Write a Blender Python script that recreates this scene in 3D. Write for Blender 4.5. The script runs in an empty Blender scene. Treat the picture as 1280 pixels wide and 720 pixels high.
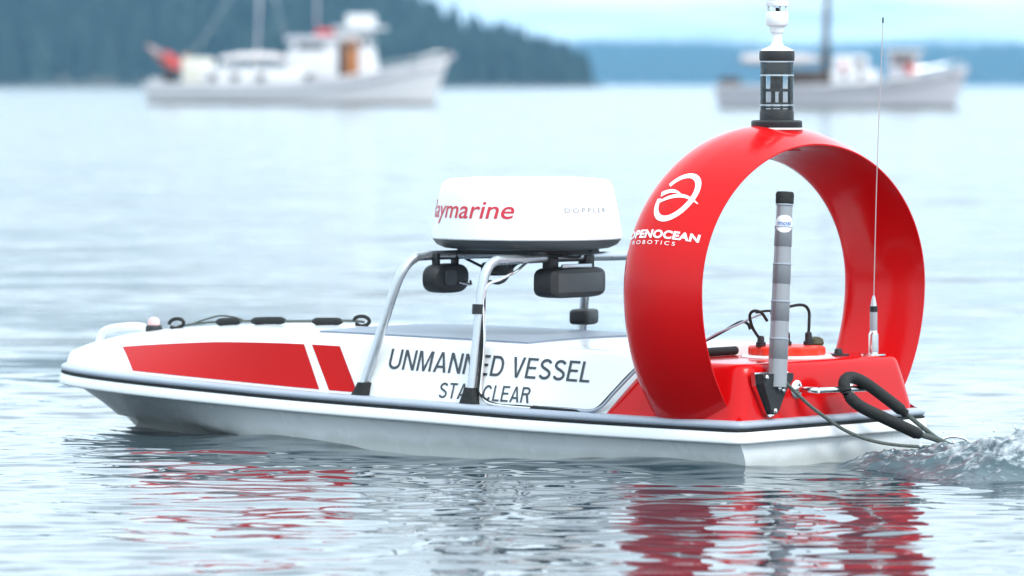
import bpy, bmesh, math, random
import numpy as np
from mathutils import Vector, Matrix, noise as mnoise

R = math.radians
random.seed(7)
rng = np.random.default_rng(11)
sc = bpy.context.scene
COL = sc.collection

# ------------------------------------------------------------------ camera
F_PX = 6650.0
CAM_H = 1.026
HORIZON_ROW = 104.5
cam = bpy.data.cameras.new("camera")
cam.sensor_width = 36.0
cam.lens = F_PX / 1280.0 * 36.0
cam.clip_start = 0.1
cam.clip_end = 30000
cam.dof.use_dof = True
cam.dof.focus_distance = 14.3
cam.dof.aperture_fstop = 4.6
camo = bpy.data.objects.new("camera", cam)
COL.objects.link(camo)
camo.location = (0, 0, CAM_H)
pitch = math.atan((360 - HORIZON_ROW) / F_PX)
camo.rotation_euler = (Matrix.Rotation(R(90) - pitch, 4, 'X') @ Matrix.Rotation(R(0.10), 4, 'Z')).to_euler()
sc.camera = camo

# ------------------------------------------------------------------ sky and sun
SUN_EL, SUN_AZ = 50.0, 138.0          # azimuth clockwise from +Y: behind the camera, to its right
w = bpy.data.worlds.new("World")
sc.world = w
w.use_nodes = True
nt = w.node_tree
nt.nodes.clear()
out = nt.nodes.new('ShaderNodeOutputWorld')
bg = nt.nodes.new('ShaderNodeBackground')
bg.inputs['Strength'].default_value = 0.10
sky = nt.nodes.new('ShaderNodeTexSky')
sky.sky_type = 'NISHITA'
sky.sun_disc = False
sky.sun_elevation = R(SUN_EL)
sky.sun_rotation = R(SUN_AZ)
sky.air_density = 1.0
sky.dust_density = 2.0
tc = nt.nodes.new('ShaderNodeTexCoord')
mp = nt.nodes.new('ShaderNodeMapping')
mp.inputs['Scale'].default_value = (14, 14, 150)
n1 = nt.nodes.new('ShaderNodeTexNoise')
n1.inputs['Scale'].default_value = 1.6
n1.inputs['Detail'].default_value = 6
n1.inputs['Roughness'].default_value = 0.55
cr = nt.nodes.new('ShaderNodeValToRGB')           # thin breaks in an even cloud deck
cr.color_ramp.elements[0].position = 0.36
cr.color_ramp.elements[0].color = (0.45, 0.45, 0.45, 1)
cr.color_ramp.elements[1].position = 0.56
cr.color_ramp.elements[1].color = (1, 1, 1, 1)
mx = nt.nodes.new('ShaderNodeMixRGB')
mx.inputs['Color2'].default_value = (8.6, 10.1, 11.1, 1)     # cloud deck radiance
nt.links.new(tc.outputs['Generated'], mp.inputs['Vector'])
nt.links.new(mp.outputs['Vector'], n1.inputs['Vector'])
nt.links.new(n1.outputs['Fac'], cr.inputs['Fac'])
nt.links.new(cr.outputs['Color'], mx.inputs['Fac'])
nt.links.new(sky.outputs['Color'], mx.inputs['Color1'])
nt.links.new(mx.outputs['Color'], bg.inputs['Color'])
nt.links.new(bg.outputs['Background'], out.inputs['Surface'])

sl = bpy.data.lights.new("sun", 'SUN')
sl.energy = 1.1
sl.angle = R(20)
sl.color = (1.0, 0.97, 0.92)
so = bpy.data.objects.new("sun", sl)
COL.objects.link(so)
sd = Vector((math.sin(R(SUN_AZ)) * math.cos(R(SUN_EL)), math.cos(R(SUN_AZ)) * math.cos(R(SUN_EL)), math.sin(R(SUN_EL))))
so.rotation_euler = sd.to_track_quat('Z', 'Y').to_euler()
so.location = sd * 60

sc.view_settings.view_transform = 'Standard'
sc.view_settings.look = 'None'
sc.view_settings.exposure = 1.12
sc.view_settings.gamma = 1.0
sc.view_settings.use_curve_mapping = False
sc.cycles.volume_bounces = 0
sc.cycles.max_bounces = 8

# ------------------------------------------------------------------ helpers
def mat(name, col, rough=0.5, metal=0.0, coat=0.0, var=0.06, vscale=8.0, bump=0.0, bscale=60.0, trans=0.0, ior=1.45, rvar=0.0, spec=0.5):
    m = bpy.data.materials.new(name)
    m.use_nodes = True
    t = m.node_tree
    b = t.nodes['Principled BSDF']
    b.inputs['Roughness'].default_value = rough
    b.inputs['Metallic'].default_value = metal
    b.inputs['Coat Weight'].default_value = coat
    b.inputs['Coat Roughness'].default_value = 0.08
    b.inputs['Transmission Weight'].default_value = trans
    b.inputs['IOR'].default_value = ior
    b.inputs['Specular IOR Level'].default_value = spec
    c = t.nodes.new('ShaderNodeTexCoord')
    n = t.nodes.new('ShaderNodeTexNoise')
    n.inputs['Scale'].default_value = vscale
    n.inputs['Detail'].default_value = 7
    n.inputs['Roughness'].default_value = 0.6
    t.links.new(c.outputs['Object'], n.inputs['Vector'])
    mxn = t.nodes.new('ShaderNodeMixRGB')
    mxn.inputs['Color1'].default_value = (*[min(1, v * (1 - var)) for v in col], 1)
    mxn.inputs['Color2'].default_value = (*[min(1, v * (1 + var)) for v in col], 1)
    t.links.new(n.outputs['Fac'], mxn.inputs['Fac'])
    t.links.new(mxn.outputs['Color'], b.inputs['Base Color'])
    if rvar:
        mr = t.nodes.new('ShaderNodeMapRange')
        mr.inputs['From Min'].default_value = 0.3
        mr.inputs['From Max'].default_value = 0.7
        mr.inputs['To Min'].default_value = max(0.02, rough - rvar)
        mr.inputs['To Max'].default_value = rough + rvar
        t.links.new(n.outputs['Fac'], mr.inputs['Value'])
        t.links.new(mr.outputs['Result'], b.inputs['Roughness'])
    if bump:
        n2 = t.nodes.new('ShaderNodeTexNoise')
        n2.inputs['Scale'].default_value = bscale
        n2.inputs['Detail'].default_value = 5
        t.links.new(c.outputs['Object'], n2.inputs['Vector'])
        bp = t.nodes.new('ShaderNodeBump')
        bp.inputs['Strength'].default_value = bump
        bp.inputs['Distance'].default_value = 0.01
        t.links.new(n2.outputs['Fac'], bp.inputs['Height'])
        t.links.new(bp.outputs['Normal'], b.inputs['Normal'])
    return m

M = {
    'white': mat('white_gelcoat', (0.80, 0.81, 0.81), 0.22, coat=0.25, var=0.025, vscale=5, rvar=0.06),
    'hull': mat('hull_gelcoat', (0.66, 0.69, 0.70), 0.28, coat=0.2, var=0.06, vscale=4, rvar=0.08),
    'rail': mat('grey_rail', (0.34, 0.38, 0.44), 0.38, var=0.08),
    'black': mat('black_plastic', (0.016, 0.017, 0.019), 0.5, var=0.25, bump=0.15, bscale=120),
    'rubber': mat('black_rubber', (0.013, 0.014, 0.014), 0.75, var=0.3, bump=0.35, bscale=90),
    'red': mat('red_gelcoat', (0.55, 0.003, 0.004), 0.18, coat=0.08, spec=0.22, var=0.04, vscale=4, rvar=0.05),
    'decal': mat('red_vinyl', (0.47, 0.004, 0.004), 0.45, spec=0.12, var=0.05, vscale=3),
    'ink': mat('dark_lettering', (0.035, 0.045, 0.055), 0.5, var=0.1),
    'redink': mat('red_lettering', (0.55, 0.02, 0.04), 0.4, var=0.05),
    'greyink': mat('grey_lettering', (0.22, 0.24, 0.28), 0.5, var=0.05),
    'whiteink': mat('white_lettering', (0.85, 0.85, 0.85), 0.4, var=0.02),
    'blueink': mat('blue_lettering', (0.10, 0.20, 0.48), 0.5, var=0.05),
    'alu': mat('brushed_aluminium', (0.50, 0.53, 0.56), 0.33, metal=0.85, var=0.08, vscale=30, rvar=0.08),
    'steel': mat('stainless_steel', (0.75, 0.75, 0.74), 0.18, metal=1.0, var=0.08, vscale=40),
    'solar': mat('solar_glass', (0.20, 0.235, 0.29), 0.45, var=0.1, vscale=20, spec=0.25),
    'radar': mat('radar_dome_white', (0.82, 0.83, 0.83), 0.35, var=0.015),
    'radarbase': mat('radar_base_grey', (0.05, 0.055, 0.06), 0.5, var=0.1),
    'tube': mat('grey_tube', (0.27, 0.28, 0.30), 0.25, var=0.06, vscale=40, coat=0.4),
    'tubedark': mat('dark_tube_segment', (0.18, 0.19, 0.21), 0.3, var=0.1, coat=0.4),
    'lens': mat('camera_glass', (0.01, 0.012, 0.02), 0.08, var=0.0),
    'hatch': mat('red_hatch', (0.75, 0.035, 0.012), 0.4, var=0.06, vscale=20),
    'cream': mat('cream_paint', (0.72, 0.68, 0.58), 0.45, var=0.06),
    'twhite': mat('white_boat_paint', (0.74, 0.72, 0.73), 0.4, var=0.05, vscale=0.8),
    'tgrey': mat('pale_grey_boat_paint', (0.56, 0.54, 0.58), 0.45, var=0.06, vscale=0.8),
    'canvas': mat('pale_canvas', (0.66, 0.60, 0.59), 0.85, var=0.06, vscale=2, bump=0.3, bscale=6),
    'wood': mat('varnished_wood', (0.45, 0.16, 0.04), 0.35, var=0.2, vscale=3),
    'darkwood': mat('dark_timber', (0.06, 0.035, 0.025), 0.5, var=0.2),
    'window': mat('dark_window_glass', (0.03, 0.035, 0.04), 0.08, var=0.0),
    'boatred': mat('faded_red_paint', (0.55, 0.06, 0.05), 0.6, var=0.1),
    'strake': mat('grey_rubbing_strake', (0.25, 0.23, 0.22), 0.6, var=0.1),
}

def scum_line(m):
    # uneven film of dried salt and weed just above the waterline
    t = m.node_tree
    b = t.nodes['Principled BSDF']
    src = b.inputs['Base Color'].links[0].from_socket
    c = t.nodes.new('ShaderNodeTexCoord')
    sp = t.nodes.new('ShaderNodeSeparateXYZ')
    t.links.new(c.outputs['Object'], sp.inputs[0])
    n = t.nodes.new('ShaderNodeTexNoise')
    n.inputs['Scale'].default_value = 9
    n.inputs['Detail'].default_value = 8
    t.links.new(c.outputs['Object'], n.inputs['Vector'])
    ma = t.nodes.new('ShaderNodeMath')
    ma.operation = 'MULTIPLY_ADD'
    ma.inputs[1].default_value = -0.05
    t.links.new(n.outputs['Fac'], ma.inputs[0])
    t.links.new(sp.outputs['Z'], ma.inputs[2])
    mr = t.nodes.new('ShaderNodeMapRange')
    mr.inputs['From Min'].default_value = -0.012
    mr.inputs['From Max'].default_value = 0.012
    mr.inputs['To Min'].default_value = 0.55
    mr.inputs['To Max'].default_value = 0.0
    t.links.new(ma.outputs[0], mr.inputs['Value'])
    mxn = t.nodes.new('ShaderNodeMixRGB')
    mxn.inputs['Color2'].default_value = (0.36, 0.38, 0.35, 1)
    t.links.new(mr.outputs[0], mxn.inputs['Fac'])
    t.links.new(src, mxn.inputs['Color1'])
    t.links.new(mxn.outputs['Color'], b.inputs['Base Color'])
scum_line(M['hull'])

def clear_mat():
    m = bpy.data.materials.new('clear_acrylic')
    m.use_nodes = True
    t = m.node_tree
    t.nodes.clear()
    o = t.nodes.new('ShaderNodeOutputMaterial')
    tr = t.nodes.new('ShaderNodeBsdfTransparent')
    tr.inputs['Color'].default_value = (0.93, 0.96, 0.97, 1)
    gl = t.nodes.new('ShaderNodeBsdfGlossy')
    gl.inputs['Roughness'].default_value = 0.05
    lw = t.nodes.new('ShaderNodeLayerWeight')
    lw.inputs['Blend'].default_value = 0.35
    mxs = t.nodes.new('ShaderNodeMixShader')
    t.links.new(lw.outputs['Fresnel'], mxs.inputs['Fac'])
    t.links.new(tr.outputs[0], mxs.inputs[1])
    t.links.new(gl.outputs[0], mxs.inputs[2])
    t.links.new(mxs.outputs[0], o.inputs['Surface'])
    return m
M['clear'] = clear_mat()

def link(name, me, m=None, parent=None):
    o = bpy.data.objects.new(name, me)
    COL.objects.link(o)
    if m is not None and me is not None:
        me.materials.append(m)
    if parent is not None:
        o.parent = parent
    return o

def empty(name, loc, rz=0.0):
    o = bpy.data.objects.new(name, None)
    o.empty_display_size = 0.2
    COL.objects.link(o)
    o.location = loc
    o.rotation_euler = (0, 0, rz)
    return o

def tag(o, label=None, cat=None, group=None, kind=None):
    for k, v in (('label', label), ('category', cat), ('group', group), ('kind', kind)):
        if v:
            o[k] = v
    return o

class MB:
    """collects shapes for one mesh"""
    def __init__(s):
        s.v = []
        s.f = []
    def add(s, v, f):
        n = len(s.v)
        s.v.extend([tuple(p) for p in v])
        s.f.extend([tuple(i + n for i in q) for q in f])
        return s
    def grid(s, rows, close_u=False, close_v=False, cap=False):
        nr, nc = len(rows), len(rows[0])
        v = [p for r in rows for p in r]
        f = []
        for i in range(nr if close_v else nr - 1):
            for j in range(nc if close_u else nc - 1):
                a = i * nc + j
                b = i * nc + (j + 1) % nc
                c = ((i + 1) % nr) * nc + (j + 1) % nc
                d = ((i + 1) % nr) * nc + j
                f.append((a, b, c, d))
        if cap:
            f.append(tuple(range(nc - 1, -1, -1)))
            f.append(tuple((nr - 1) * nc + j for j in range(nc)))
        return s.add(v, f)
    def tube(s, pts, r, seg=12, cap=True, smooth_n=6):
        P = catmull([Vector(p) for p in pts], smooth_n) if smooth_n and len(pts) > 2 else [Vector(p) for p in pts]
        rr = r if callable(r) else (lambda t: r)
        n = len(P)
        T = [(P[min(i + 1, n - 1)] - P[max(i - 1, 0)]).normalized() for i in range(n)]
        up = Vector((0, 0, 1)) if abs(T[0].z) < 0.9 else Vector((1, 0, 0))
        N = T[0].cross(up).normalized()
        rows = []
        for i in range(n):
            N = (N - T[i] * N.dot(T[i])).normalized()
            B = T[i].cross(N)
            q = rr(i / (n - 1))
            rows.append([P[i] + (N * math.cos(2 * math.pi * k / seg) + B * math.sin(2 * math.pi * k / seg)) * q for k in range(seg)])
        return s.grid(rows, close_u=True, cap=cap)
    def lathe(s, prof, c=(0, 0, 0), seg=32, axis=(0, 0, 1), cap=True):
        ax = Vector(axis).normalized()
        a = ax.orthogonal().normalized() if abs(ax.z) < 0.999 else Vector((1, 0, 0))
        b = ax.cross(a)
        c = Vector(c)
        rows = [[c + ax * h + (a * math.cos(2 * math.pi * k / seg) + b * math.sin(2 * math.pi * k / seg)) * max(r, 1e-5) for k in range(seg)] for r, h in prof]
        return s.grid(rows, close_u=True, cap=cap)
    def box(s, c, size, rot=None, bev=0.0, seg=2):
        bm = bmesh.new()
        bmesh.ops.create_cube(bm, size=1.0)
        for v in bm.verts:
            v.co = Vector((v.co.x * size[0], v.co.y * size[1], v.co.z * size[2]))
        if bev:
            bmesh.ops.bevel(bm, geom=list(bm.edges), offset=bev, segments=seg, affect='EDGES', profile=0.5)
        mt = rot.to_matrix() if rot is not None and hasattr(rot, 'to_matrix') else rot
        c = Vector(c)
        bm.verts.index_update()
        v = [(mt @ q.co if mt is not None else q.co) + c for q in bm.verts]
        f = [tuple(q.index for q in fc.verts) for fc in bm.faces]
        bm.free()
        return s.add(v, f)
    def prism(s, poly, n, d):
        """extrude polygon (3d points) along n by d"""
        n = Vector(n) * d
        k = len(poly)
        v = [Vector(p) for p in poly] + [Vector(p) + n for p in poly]
        f = [tuple(range(k - 1, -1, -1)), tuple(range(k, 2 * k))] + [(i, (i + 1) % k, k + (i + 1) % k, k + i) for i in range(k)]
        return s.add(v, f)
    def build(s, name, m, parent=None, smooth=True, angle=35, fix=True):
        me = bpy.data.meshes.new(name)
        me.from_pydata([tuple(p) for p in s.v], [], s.f)
        if fix:
            bm = bmesh.new()
            bm.from_mesh(me)
            bmesh.ops.recalc_face_normals(bm, faces=bm.faces)
            if smooth:
                for e in bm.edges:
                    if len(e.link_faces) == 2 and e.calc_face_angle(0) > R(angle):
                        e.smooth = False
            bm.to_mesh(me)
            bm.free()
        if smooth:
            me.polygons.foreach_set('use_smooth', [True] * len(me.polygons))
        me.update()
        return link(name, me, m, parent)

def catmull(P, n):
    out = []
    for i in range(len(P) - 1):
        p0 = P[i - 1] if i > 0 else P[0] * 2 - P[1]
        p1, p2 = P[i], P[i + 1]
        p3 = P[i + 2] if i + 2 < len(P) else P[-1] * 2 - P[-2]
        for k in range(n):
            t = k / n
            out.append(0.5 * ((2 * p1) + (p2 - p0) * t + (2 * p0 - 5 * p1 + 4 * p2 - p3) * t * t + (3 * p1 - p0 - 3 * p2 + p3) * t ** 3))
    out.append(P[-1])
    return out

def lerp(a, b, t):
    return a + (b - a) * t

def spl(x, tab):
    """smooth table lookup (monotone-ish cubic)"""
    xs = [t[0] for t in tab]
    ys = [t[1] for t in tab]
    if x <= xs[0]:
        return ys[0]
    if x >= xs[-1]:
        return ys[-1]
    i = max(k for k in range(len(xs) - 1) if xs[k] <= x)
    def slope(k):
        if k <= 0 or k >= len(xs) - 1:
            k0 = min(max(k, 0), len(xs) - 2) if k <= 0 else len(xs) - 2
            return (ys[k0 + 1] - ys[k0]) / (xs[k0 + 1] - xs[k0])
        a = (ys[k] - ys[k - 1]) / (xs[k] - xs[k - 1])
        b = (ys[k + 1] - ys[k]) / (xs[k + 1] - xs[k])
        return 0 if a * b <= 0 else 2 * a * b / (a + b)
    h = xs[i + 1] - xs[i]
    t = (x - xs[i]) / h
    m0, m1 = slope(i) * h, slope(i + 1) * h
    return (2 * t ** 3 - 3 * t * t + 1) * ys[i] + (t ** 3 - 2 * t * t + t) * m0 + (-2 * t ** 3 + 3 * t * t) * ys[i + 1] + (t ** 3 - t * t) * m1

def text_mesh(body, size=1.0, offset=0.0, shear=0.0, spacing=1.0, xscale=1.0, cuts=0.0, thick=0.0):
    """lettering as a flat mesh; returns verts (x,y), faces; x runs from 0, baseline at y=0"""
    cu = bpy.data.curves.new('t', 'FONT')
    cu.body = body
    cu.size = size
    cu.offset = offset
    cu.shear = shear
    cu.space_character = spacing
    cu.resolution_u = 4
    ob = bpy.data.objects.new('t', cu)
    COL.objects.link(ob)
    me = bpy.data.meshes.new_from_object(ob)
    bm = bmesh.new()
    bm.from_mesh(me)
    bpy.data.objects.remove(ob)
    bpy.data.meshes.remove(me)
    bpy.data.curves.remove(cu)
    for v in bm.verts:
        v.co.x *= xscale
    if cuts:
        for ax in (0, 1):
            lo = min(v.co[ax] for v in bm.verts)
            hi = max(v.co[ax] for v in bm.verts)
            n = int((hi - lo) / cuts)
            for k in range(1, n + 1):
                co = [0, 0, 0]
                no = [0, 0, 0]
                co[ax] = lo + k * cuts
                no[ax] = 1
                bmesh.ops.bisect_plane(bm, geom=list(bm.verts) + list(bm.edges) + list(bm.faces), plane_co=co, plane_no=no)
    bm.verts.index_update()
    x0 = min(v.co.x for v in bm.verts)
    V = [(v.co.x - x0, v.co.y) for v in bm.verts]
    Fc = [tuple(v.index for v in f.verts) for f in bm.faces]
    bm.free()
    return V, Fc

def stroke_text(body, w=.135, gap=.13, space=.34):
    """plain grotesque capitals drawn as flat outlines; cap height 1"""
    V, Fc = [], []
    def poly(p, x0):
        n = len(V)
        V.extend([(x + x0, y) for x, y in p])
        Fc.append(tuple(range(n, n + len(p))))
    def strip(cl, x0, ww=w):
        n, b0 = len(cl), len(V)
        for i in range(n):
            a, c = Vector(cl[max(i - 1, 0)]), Vector(cl[min(i + 1, n - 1)])
            d = (c - a).normalized()
            nn = Vector((-d.y, d.x)) * ww / 2
            q = Vector(cl[i])
            V.append((q.x + nn.x + x0, q.y + nn.y))
            V.append((q.x - nn.x + x0, q.y - nn.y))
        for i in range(n - 1):
            Fc.append((b0 + 2 * i, b0 + 2 * i + 1, b0 + 2 * i + 3, b0 + 2 * i + 2))
    def rect(x, y, x2, y2, x0):
        poly([(x, y), (x2, y), (x2, y2), (x, y2)], x0)
    def arc(cx, cy, rx, ry, a0, a1, n=12):
        return [(cx + rx * math.cos(R(lerp(a0, a1, i / n))), cy + ry * math.sin(R(lerp(a0, a1, i / n)))) for i in range(n + 1)]
    h, v = w / 2, w * 1.12
    x = 0.0
    for ch in body:
        if ch == ' ':
            x += space
            continue
        if ch == 'U':
            W = .70
            strip([(h, 1.0)] + arc(W / 2, .33, W / 2 - h, .33 - h, 180, 360, 16) + [(W - h, 1.0)], x)
        elif ch == 'N':
            W = .70
            poly([(0, 0), (w, 0), (w, .76), (W - v, 0), (W, 0), (W, 1), (W - w, 1), (W - w, .24), (v, 1), (0, 1)], x)
        elif ch == 'M':
            W = .84
            poly([(0, 0), (w, 0), (w, .80), (W / 2 - h * .95, 0), (W / 2 + h * .95, 0), (W - w, .80), (W - w, 0), (W, 0), (W, 1), (W - v * 1.15, 1), (W / 2, .22), (v * 1.15, 1), (0, 1)], x)
        elif ch == 'A':
            W = .74
            m = W / 2
            k = (m - h) / 1.0
            poly([(0, 0), (v, 0), (v + .215 * (m - v) / .85, .215), (W - v - .215 * (m - v) / .85, .215), (W - v, 0), (W, 0), (m + h * 1.05, 1), (m, 1), (m, .84), (W - v - .335 * (m - v) / .85, .335), (v + .335 * (m - v) / .85, .335), (m - .0005, .84), (m - .0005, 1), (m - h * 1.05, 1)], x)
        elif ch == 'E':
            W = .60
            poly([(0, 0), (W, 0), (W, w * .9), (w, w * .9), (w, .46), (W - .06, .46), (W - .06, .46 + w * .88), (w, .46 + w * .88), (w, 1 - w * .9), (W - .02, 1 - w * .9), (W - .02, 1), (0, 1)], x)
        elif ch == 'L':
            W = .54
            poly([(0, 0), (W, 0), (W, w * .9), (w, w * .9), (w, 1), (0, 1)], x)
        elif ch == 'T':
            W = .62
            poly([(W / 2 - h, 0), (W / 2 + h, 0), (W / 2 + h, 1 - w * .9), (W, 1 - w * .9), (W, 1), (0, 1), (0, 1 - w * .9), (W / 2 - h, 1 - w * .9)], x)
        elif ch == 'V':
            W = .68
            poly([(W / 2 - h * 1.05, 0), (W / 2 + h * 1.05, 0), (W, 1), (W - v, 1), (W / 2, .17), (v, 1), (0, 1)], x)
        elif ch == 'Y':
            W = .68
            poly([(W / 2 - h, 0), (W / 2 + h, 0), (W / 2 + h, .40), (W, 1), (W - v, 1), (W / 2, .53), (v, 1), (0, 1), (W / 2 - h, .40)], x)
        elif ch == 'D':
            W = .70
            rect(0, 0, w, 1, x)
            strip([(w, 1 - h)] + arc(W - .36, .5, .36 - h, .5 - h, 90, -90, 18) + [(w, h)], x)
        elif ch == 'C':
            W = .74
            strip(arc(W / 2 + .01, .5, W / 2 - h, .5 - h, 38, 322, 30), x)
        elif ch == 'R':
            W = .70
            rect(0, 0, w, 1, x)
            strip([(w, 1 - h)] + arc(W - .30, .74, .26 - h, .26 - h, 90, -90, 12) + [(w, .48 + h)], x)
            poly([(W - v - .01, 0), (W, 0), (W - .17, .48), (W - .34, .48)], x)
        elif ch == 'S':
            W = .66
            r1, r2 = .275 - h, .275 - h + .0
            cl = arc(W / 2, .735, W / 2 - h - .01, .265 - h, 20, 200, 12) + [(W * .26, .585), (W * .5, .515), (W * .74, .43)] + arc(W / 2, .275, W / 2 - h, .275 - h, 22, -160, 14)
            strip(cl, x)
        x += W + gap
    return V, Fc

def mapped(name, VF, fn, m, parent):
    V, Fc = VF
    me = bpy.data.meshes.new(name)
    me.from_pydata([tuple(fn(x, y)) for x, y in V], [], Fc)
    me.update()
    return link(name, me, m, parent)

# ------------------------------------------------------------------ boat frame (used by water too)
TH = R(40)
BOAT = Vector((0.88106, 14.44171, 0.0))
FW = Vector((-math.cos(TH), math.sin(TH), 0))
PT = Vector((-math.sin(TH), -math.cos(TH), 0))

# ------------------------------------------------------------------ water
def axis(lo, hi, step, far_lo, far_hi, g=1.045):
    a = list(np.arange(lo, hi, step))
    s, x, left = step, lo, []
    while x > far_lo:
        s *= g
        x -= s
        left.append(max(x, far_lo))
    s, x, right = step, a[-1], []
    while x < far_hi:
        s *= g
        x += s
        right.append(min(x, far_hi))
    return np.array(left[::-1] + a + right)

xs = axis(-2.6, 3.0, 0.015, -2900, 2900)
ys = axis(10.3, 17.6, 0.013, -60, 7900)
dx = np.gradient(xs)
dy = np.gradient(ys)
X, Y = np.meshgrid(xs, ys)
S = np.maximum(*np.meshgrid(dx, dy))
Z = np.zeros_like(X)
CH = np.zeros_like(X)
# wind chop: many small trains; each fades out where the sheet is too coarse to carry it
for i in range(110):
    lam = 0.07 * (1.6 / 0.07) ** rng.random()
    ang = R(78) + rng.normal(0, 0.55)
    k = 2 * math.pi / lam
    slope = 0.0090 * (0.55 + 0.9 * math.exp(-((math.log(lam / 0.18)) / 0.9) ** 2))
    fade = np.clip((lam / S - 2.6) / 3.5, 0, 1)
    CH += fade / 110
    ph = k * (X * math.cos(ang) + Y * math.sin(ang)) + rng.random() * 6.283
    # gust patches modulate each train
    g1 = 0.75 + 0.45 * np.sin(X * rng.uniform(.3, 1.1) + rng.random() * 6) * np.sin(Y * rng.uniform(.2, .8) + rng.random() * 6)
    Z += fade * g1 * slope / k * np.sin(ph + 0.35 * np.sin(ph * 0.31 + i))
# boat-made waves in boat coordinates
bxl = (X - BOAT.x) * FW.x + (Y - BOAT.y) * FW.y
byl = (X - BOAT.x) * PT.x + (Y - BOAT.y) * PT.y
hb = np.interp(bxl, [-.2, 0, 1.2, 1.8, 2.2, 2.5, 2.7, 2.8], [.40, .40, .40, .36, .26, .14, .03, .0])
dist = np.abs(byl) - hb
inside = np.clip((bxl + .3) / .4, 0, 1) * np.clip((2.75 - bxl) / .3, 0, 1)
Z += inside * 0.016 * np.exp(-(dist / .10) ** 2) * np.sin(bxl * 4.2 + 0.6)
Z += inside * 0.007 * np.exp(-((dist - .28) / .12) ** 2) * np.sin(bxl * 6.0 - 1.0)
Z -= 0.02 * np.exp(-((bxl - 2.25) / .3) ** 2 - ((byl) / .45) ** 2)
nx, ny = len(xs), len(ys)
me = bpy.data.meshes.new('water')
co = np.stack([X, Y, Z], -1).reshape(-1, 3).astype(np.float32)
me.vertices.add(nx * ny)
me.vertices.foreach_set('co', co.ravel())
ii = (np.arange(ny - 1)[:, None] * nx + np.arange(nx - 1)[None, :]).ravel()
quad = np.stack([ii, ii + 1, ii + nx + 1, ii + nx], -1).astype(np.int32)
me.loops.add(quad.size)
me.loops.foreach_set('vertex_index', quad.ravel())
me.polygons.add(len(quad))
me.polygons.foreach_set('loop_start', np.arange(0, quad.size, 4, dtype=np.int32))
me.polygons.foreach_set('use_smooth', np.ones(len(quad), dtype=bool))
me.update(calc_edges=True)
me.attributes.new('chop', 'FLOAT', 'POINT').data.foreach_set('value', np.clip(1 - 1.06 * CH / CH.max(), 0, 1).ravel().astype(np.float32))

def water_mat():
    m = bpy.data.materials.new('sea_water')
    m.use_nodes = True
    t = m.node_tree
    b = t.nodes['Principled BSDF']
    b.inputs['Base Color'].default_value = (0.018, 0.036, 0.046, 1)
    b.inputs['Roughness'].default_value = 0.035
    b.inputs['IOR'].default_value = 1.333
    c = t.nodes.new('ShaderNodeTexCoord')
    def nz(sx, sy, det, sc_=1.0, dist=0.0):
        mpn = t.nodes.new('ShaderNodeMapping')
        mpn.inputs['Scale'].default_value = (sx, sy, 1)
        mpn.inputs['Rotation'].default_value = (0, 0, R(-10))
        n = t.nodes.new('ShaderNodeTexNoise')
        n.inputs['Scale'].default_value = sc_
        n.inputs['Detail'].default_value = det
        n.inputs['Roughness'].default_value = 0.5
        n.inputs['Distortion'].default_value = dist
        t.links.new(c.outputs['Object'], mpn.inputs['Vector'])
        t.links.new(mpn.outputs['Vector'], n.inputs['Vector'])
        return n
    # slopes of ripples too small for the sheet, and of the chop where the sheet grows coarse (attribute chop)
    def slopes(sx, sy, det, amp):
        n = nz(sx, sy, det, 1.0, 0.2)
        v = t.nodes.new('ShaderNodeVectorMath')
        v.operation = 'SUBTRACT'
        v.inputs[1].default_value = (0.5, 0.5, 0.5)
        t.links.new(n.outputs['Color'], v.inputs[0])
        k_ = t.nodes.new('ShaderNodeVectorMath')
        k_.operation = 'MULTIPLY'
        k_.inputs[1].default_value = (amp, amp, 0)
        t.links.new(v.outputs[0], k_.inputs[0])
        return k_
    fine = slopes(9.0, 18.0, 2, 0.045)
    big = slopes(0.5, 1.8, 5, 0.8)
    mid = slopes(2.2, 7.0, 3, 0.75)
    sm_ = t.nodes.new('ShaderNodeVectorMath')
    t.links.new(big.outputs[0], sm_.inputs[0])
    t.links.new(mid.outputs[0], sm_.inputs[1])
    at_ = t.nodes.new('ShaderNodeAttribute')
    at_.attribute_name = 'chop'
    sc2 = t.nodes.new('ShaderNodeVectorMath')
    sc2.operation = 'SCALE'
    t.links.new(sm_.outputs[0], sc2.inputs[0])
    t.links.new(at_.outputs['Fac'], sc2.inputs['Scale'])
    ge_ = t.nodes.new('ShaderNodeNewGeometry')
    a1_ = t.nodes.new('ShaderNodeVectorMath')
    a2_ = t.nodes.new('ShaderNodeVectorMath')
    nm = t.nodes.new('ShaderNodeVectorMath')
    nm.operation = 'NORMALIZE'
    t.links.new(ge_.outputs['Normal'], a1_.inputs[0])
    t.links.new(fine.outputs[0], a1_.inputs[1])
    t.links.new(a1_.outputs[0], a2_.inputs[0])
    t.links.new(sc2.outputs[0], a2_.inputs[1])
    t.links.new(a2_.outputs[0], nm.inputs[0])
    t.links.new(nm.outputs[0], b.inputs['Normal'])
    rg = t.nodes.new('ShaderNodeMapRange')          # unresolved chop far out spreads the reflection
    rg.inputs['To Min'].default_value = 0.03
    rg.inputs['To Max'].default_value = 0.13
    t.links.new(at_.outputs['Fac'], rg.inputs['Value'])
    t.links.new(rg.outputs[0], b.inputs['Roughness'])
    return m
M['water'] = water_mat()
tag(link('water', me, M['water']), kind='structure')

def water_height(px, py):
    i = min(max(np.searchsorted(xs, px), 1), nx - 1)
    j = min(max(np.searchsorted(ys, py), 1), ny - 1)
    return float(Z[j, i])

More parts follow.
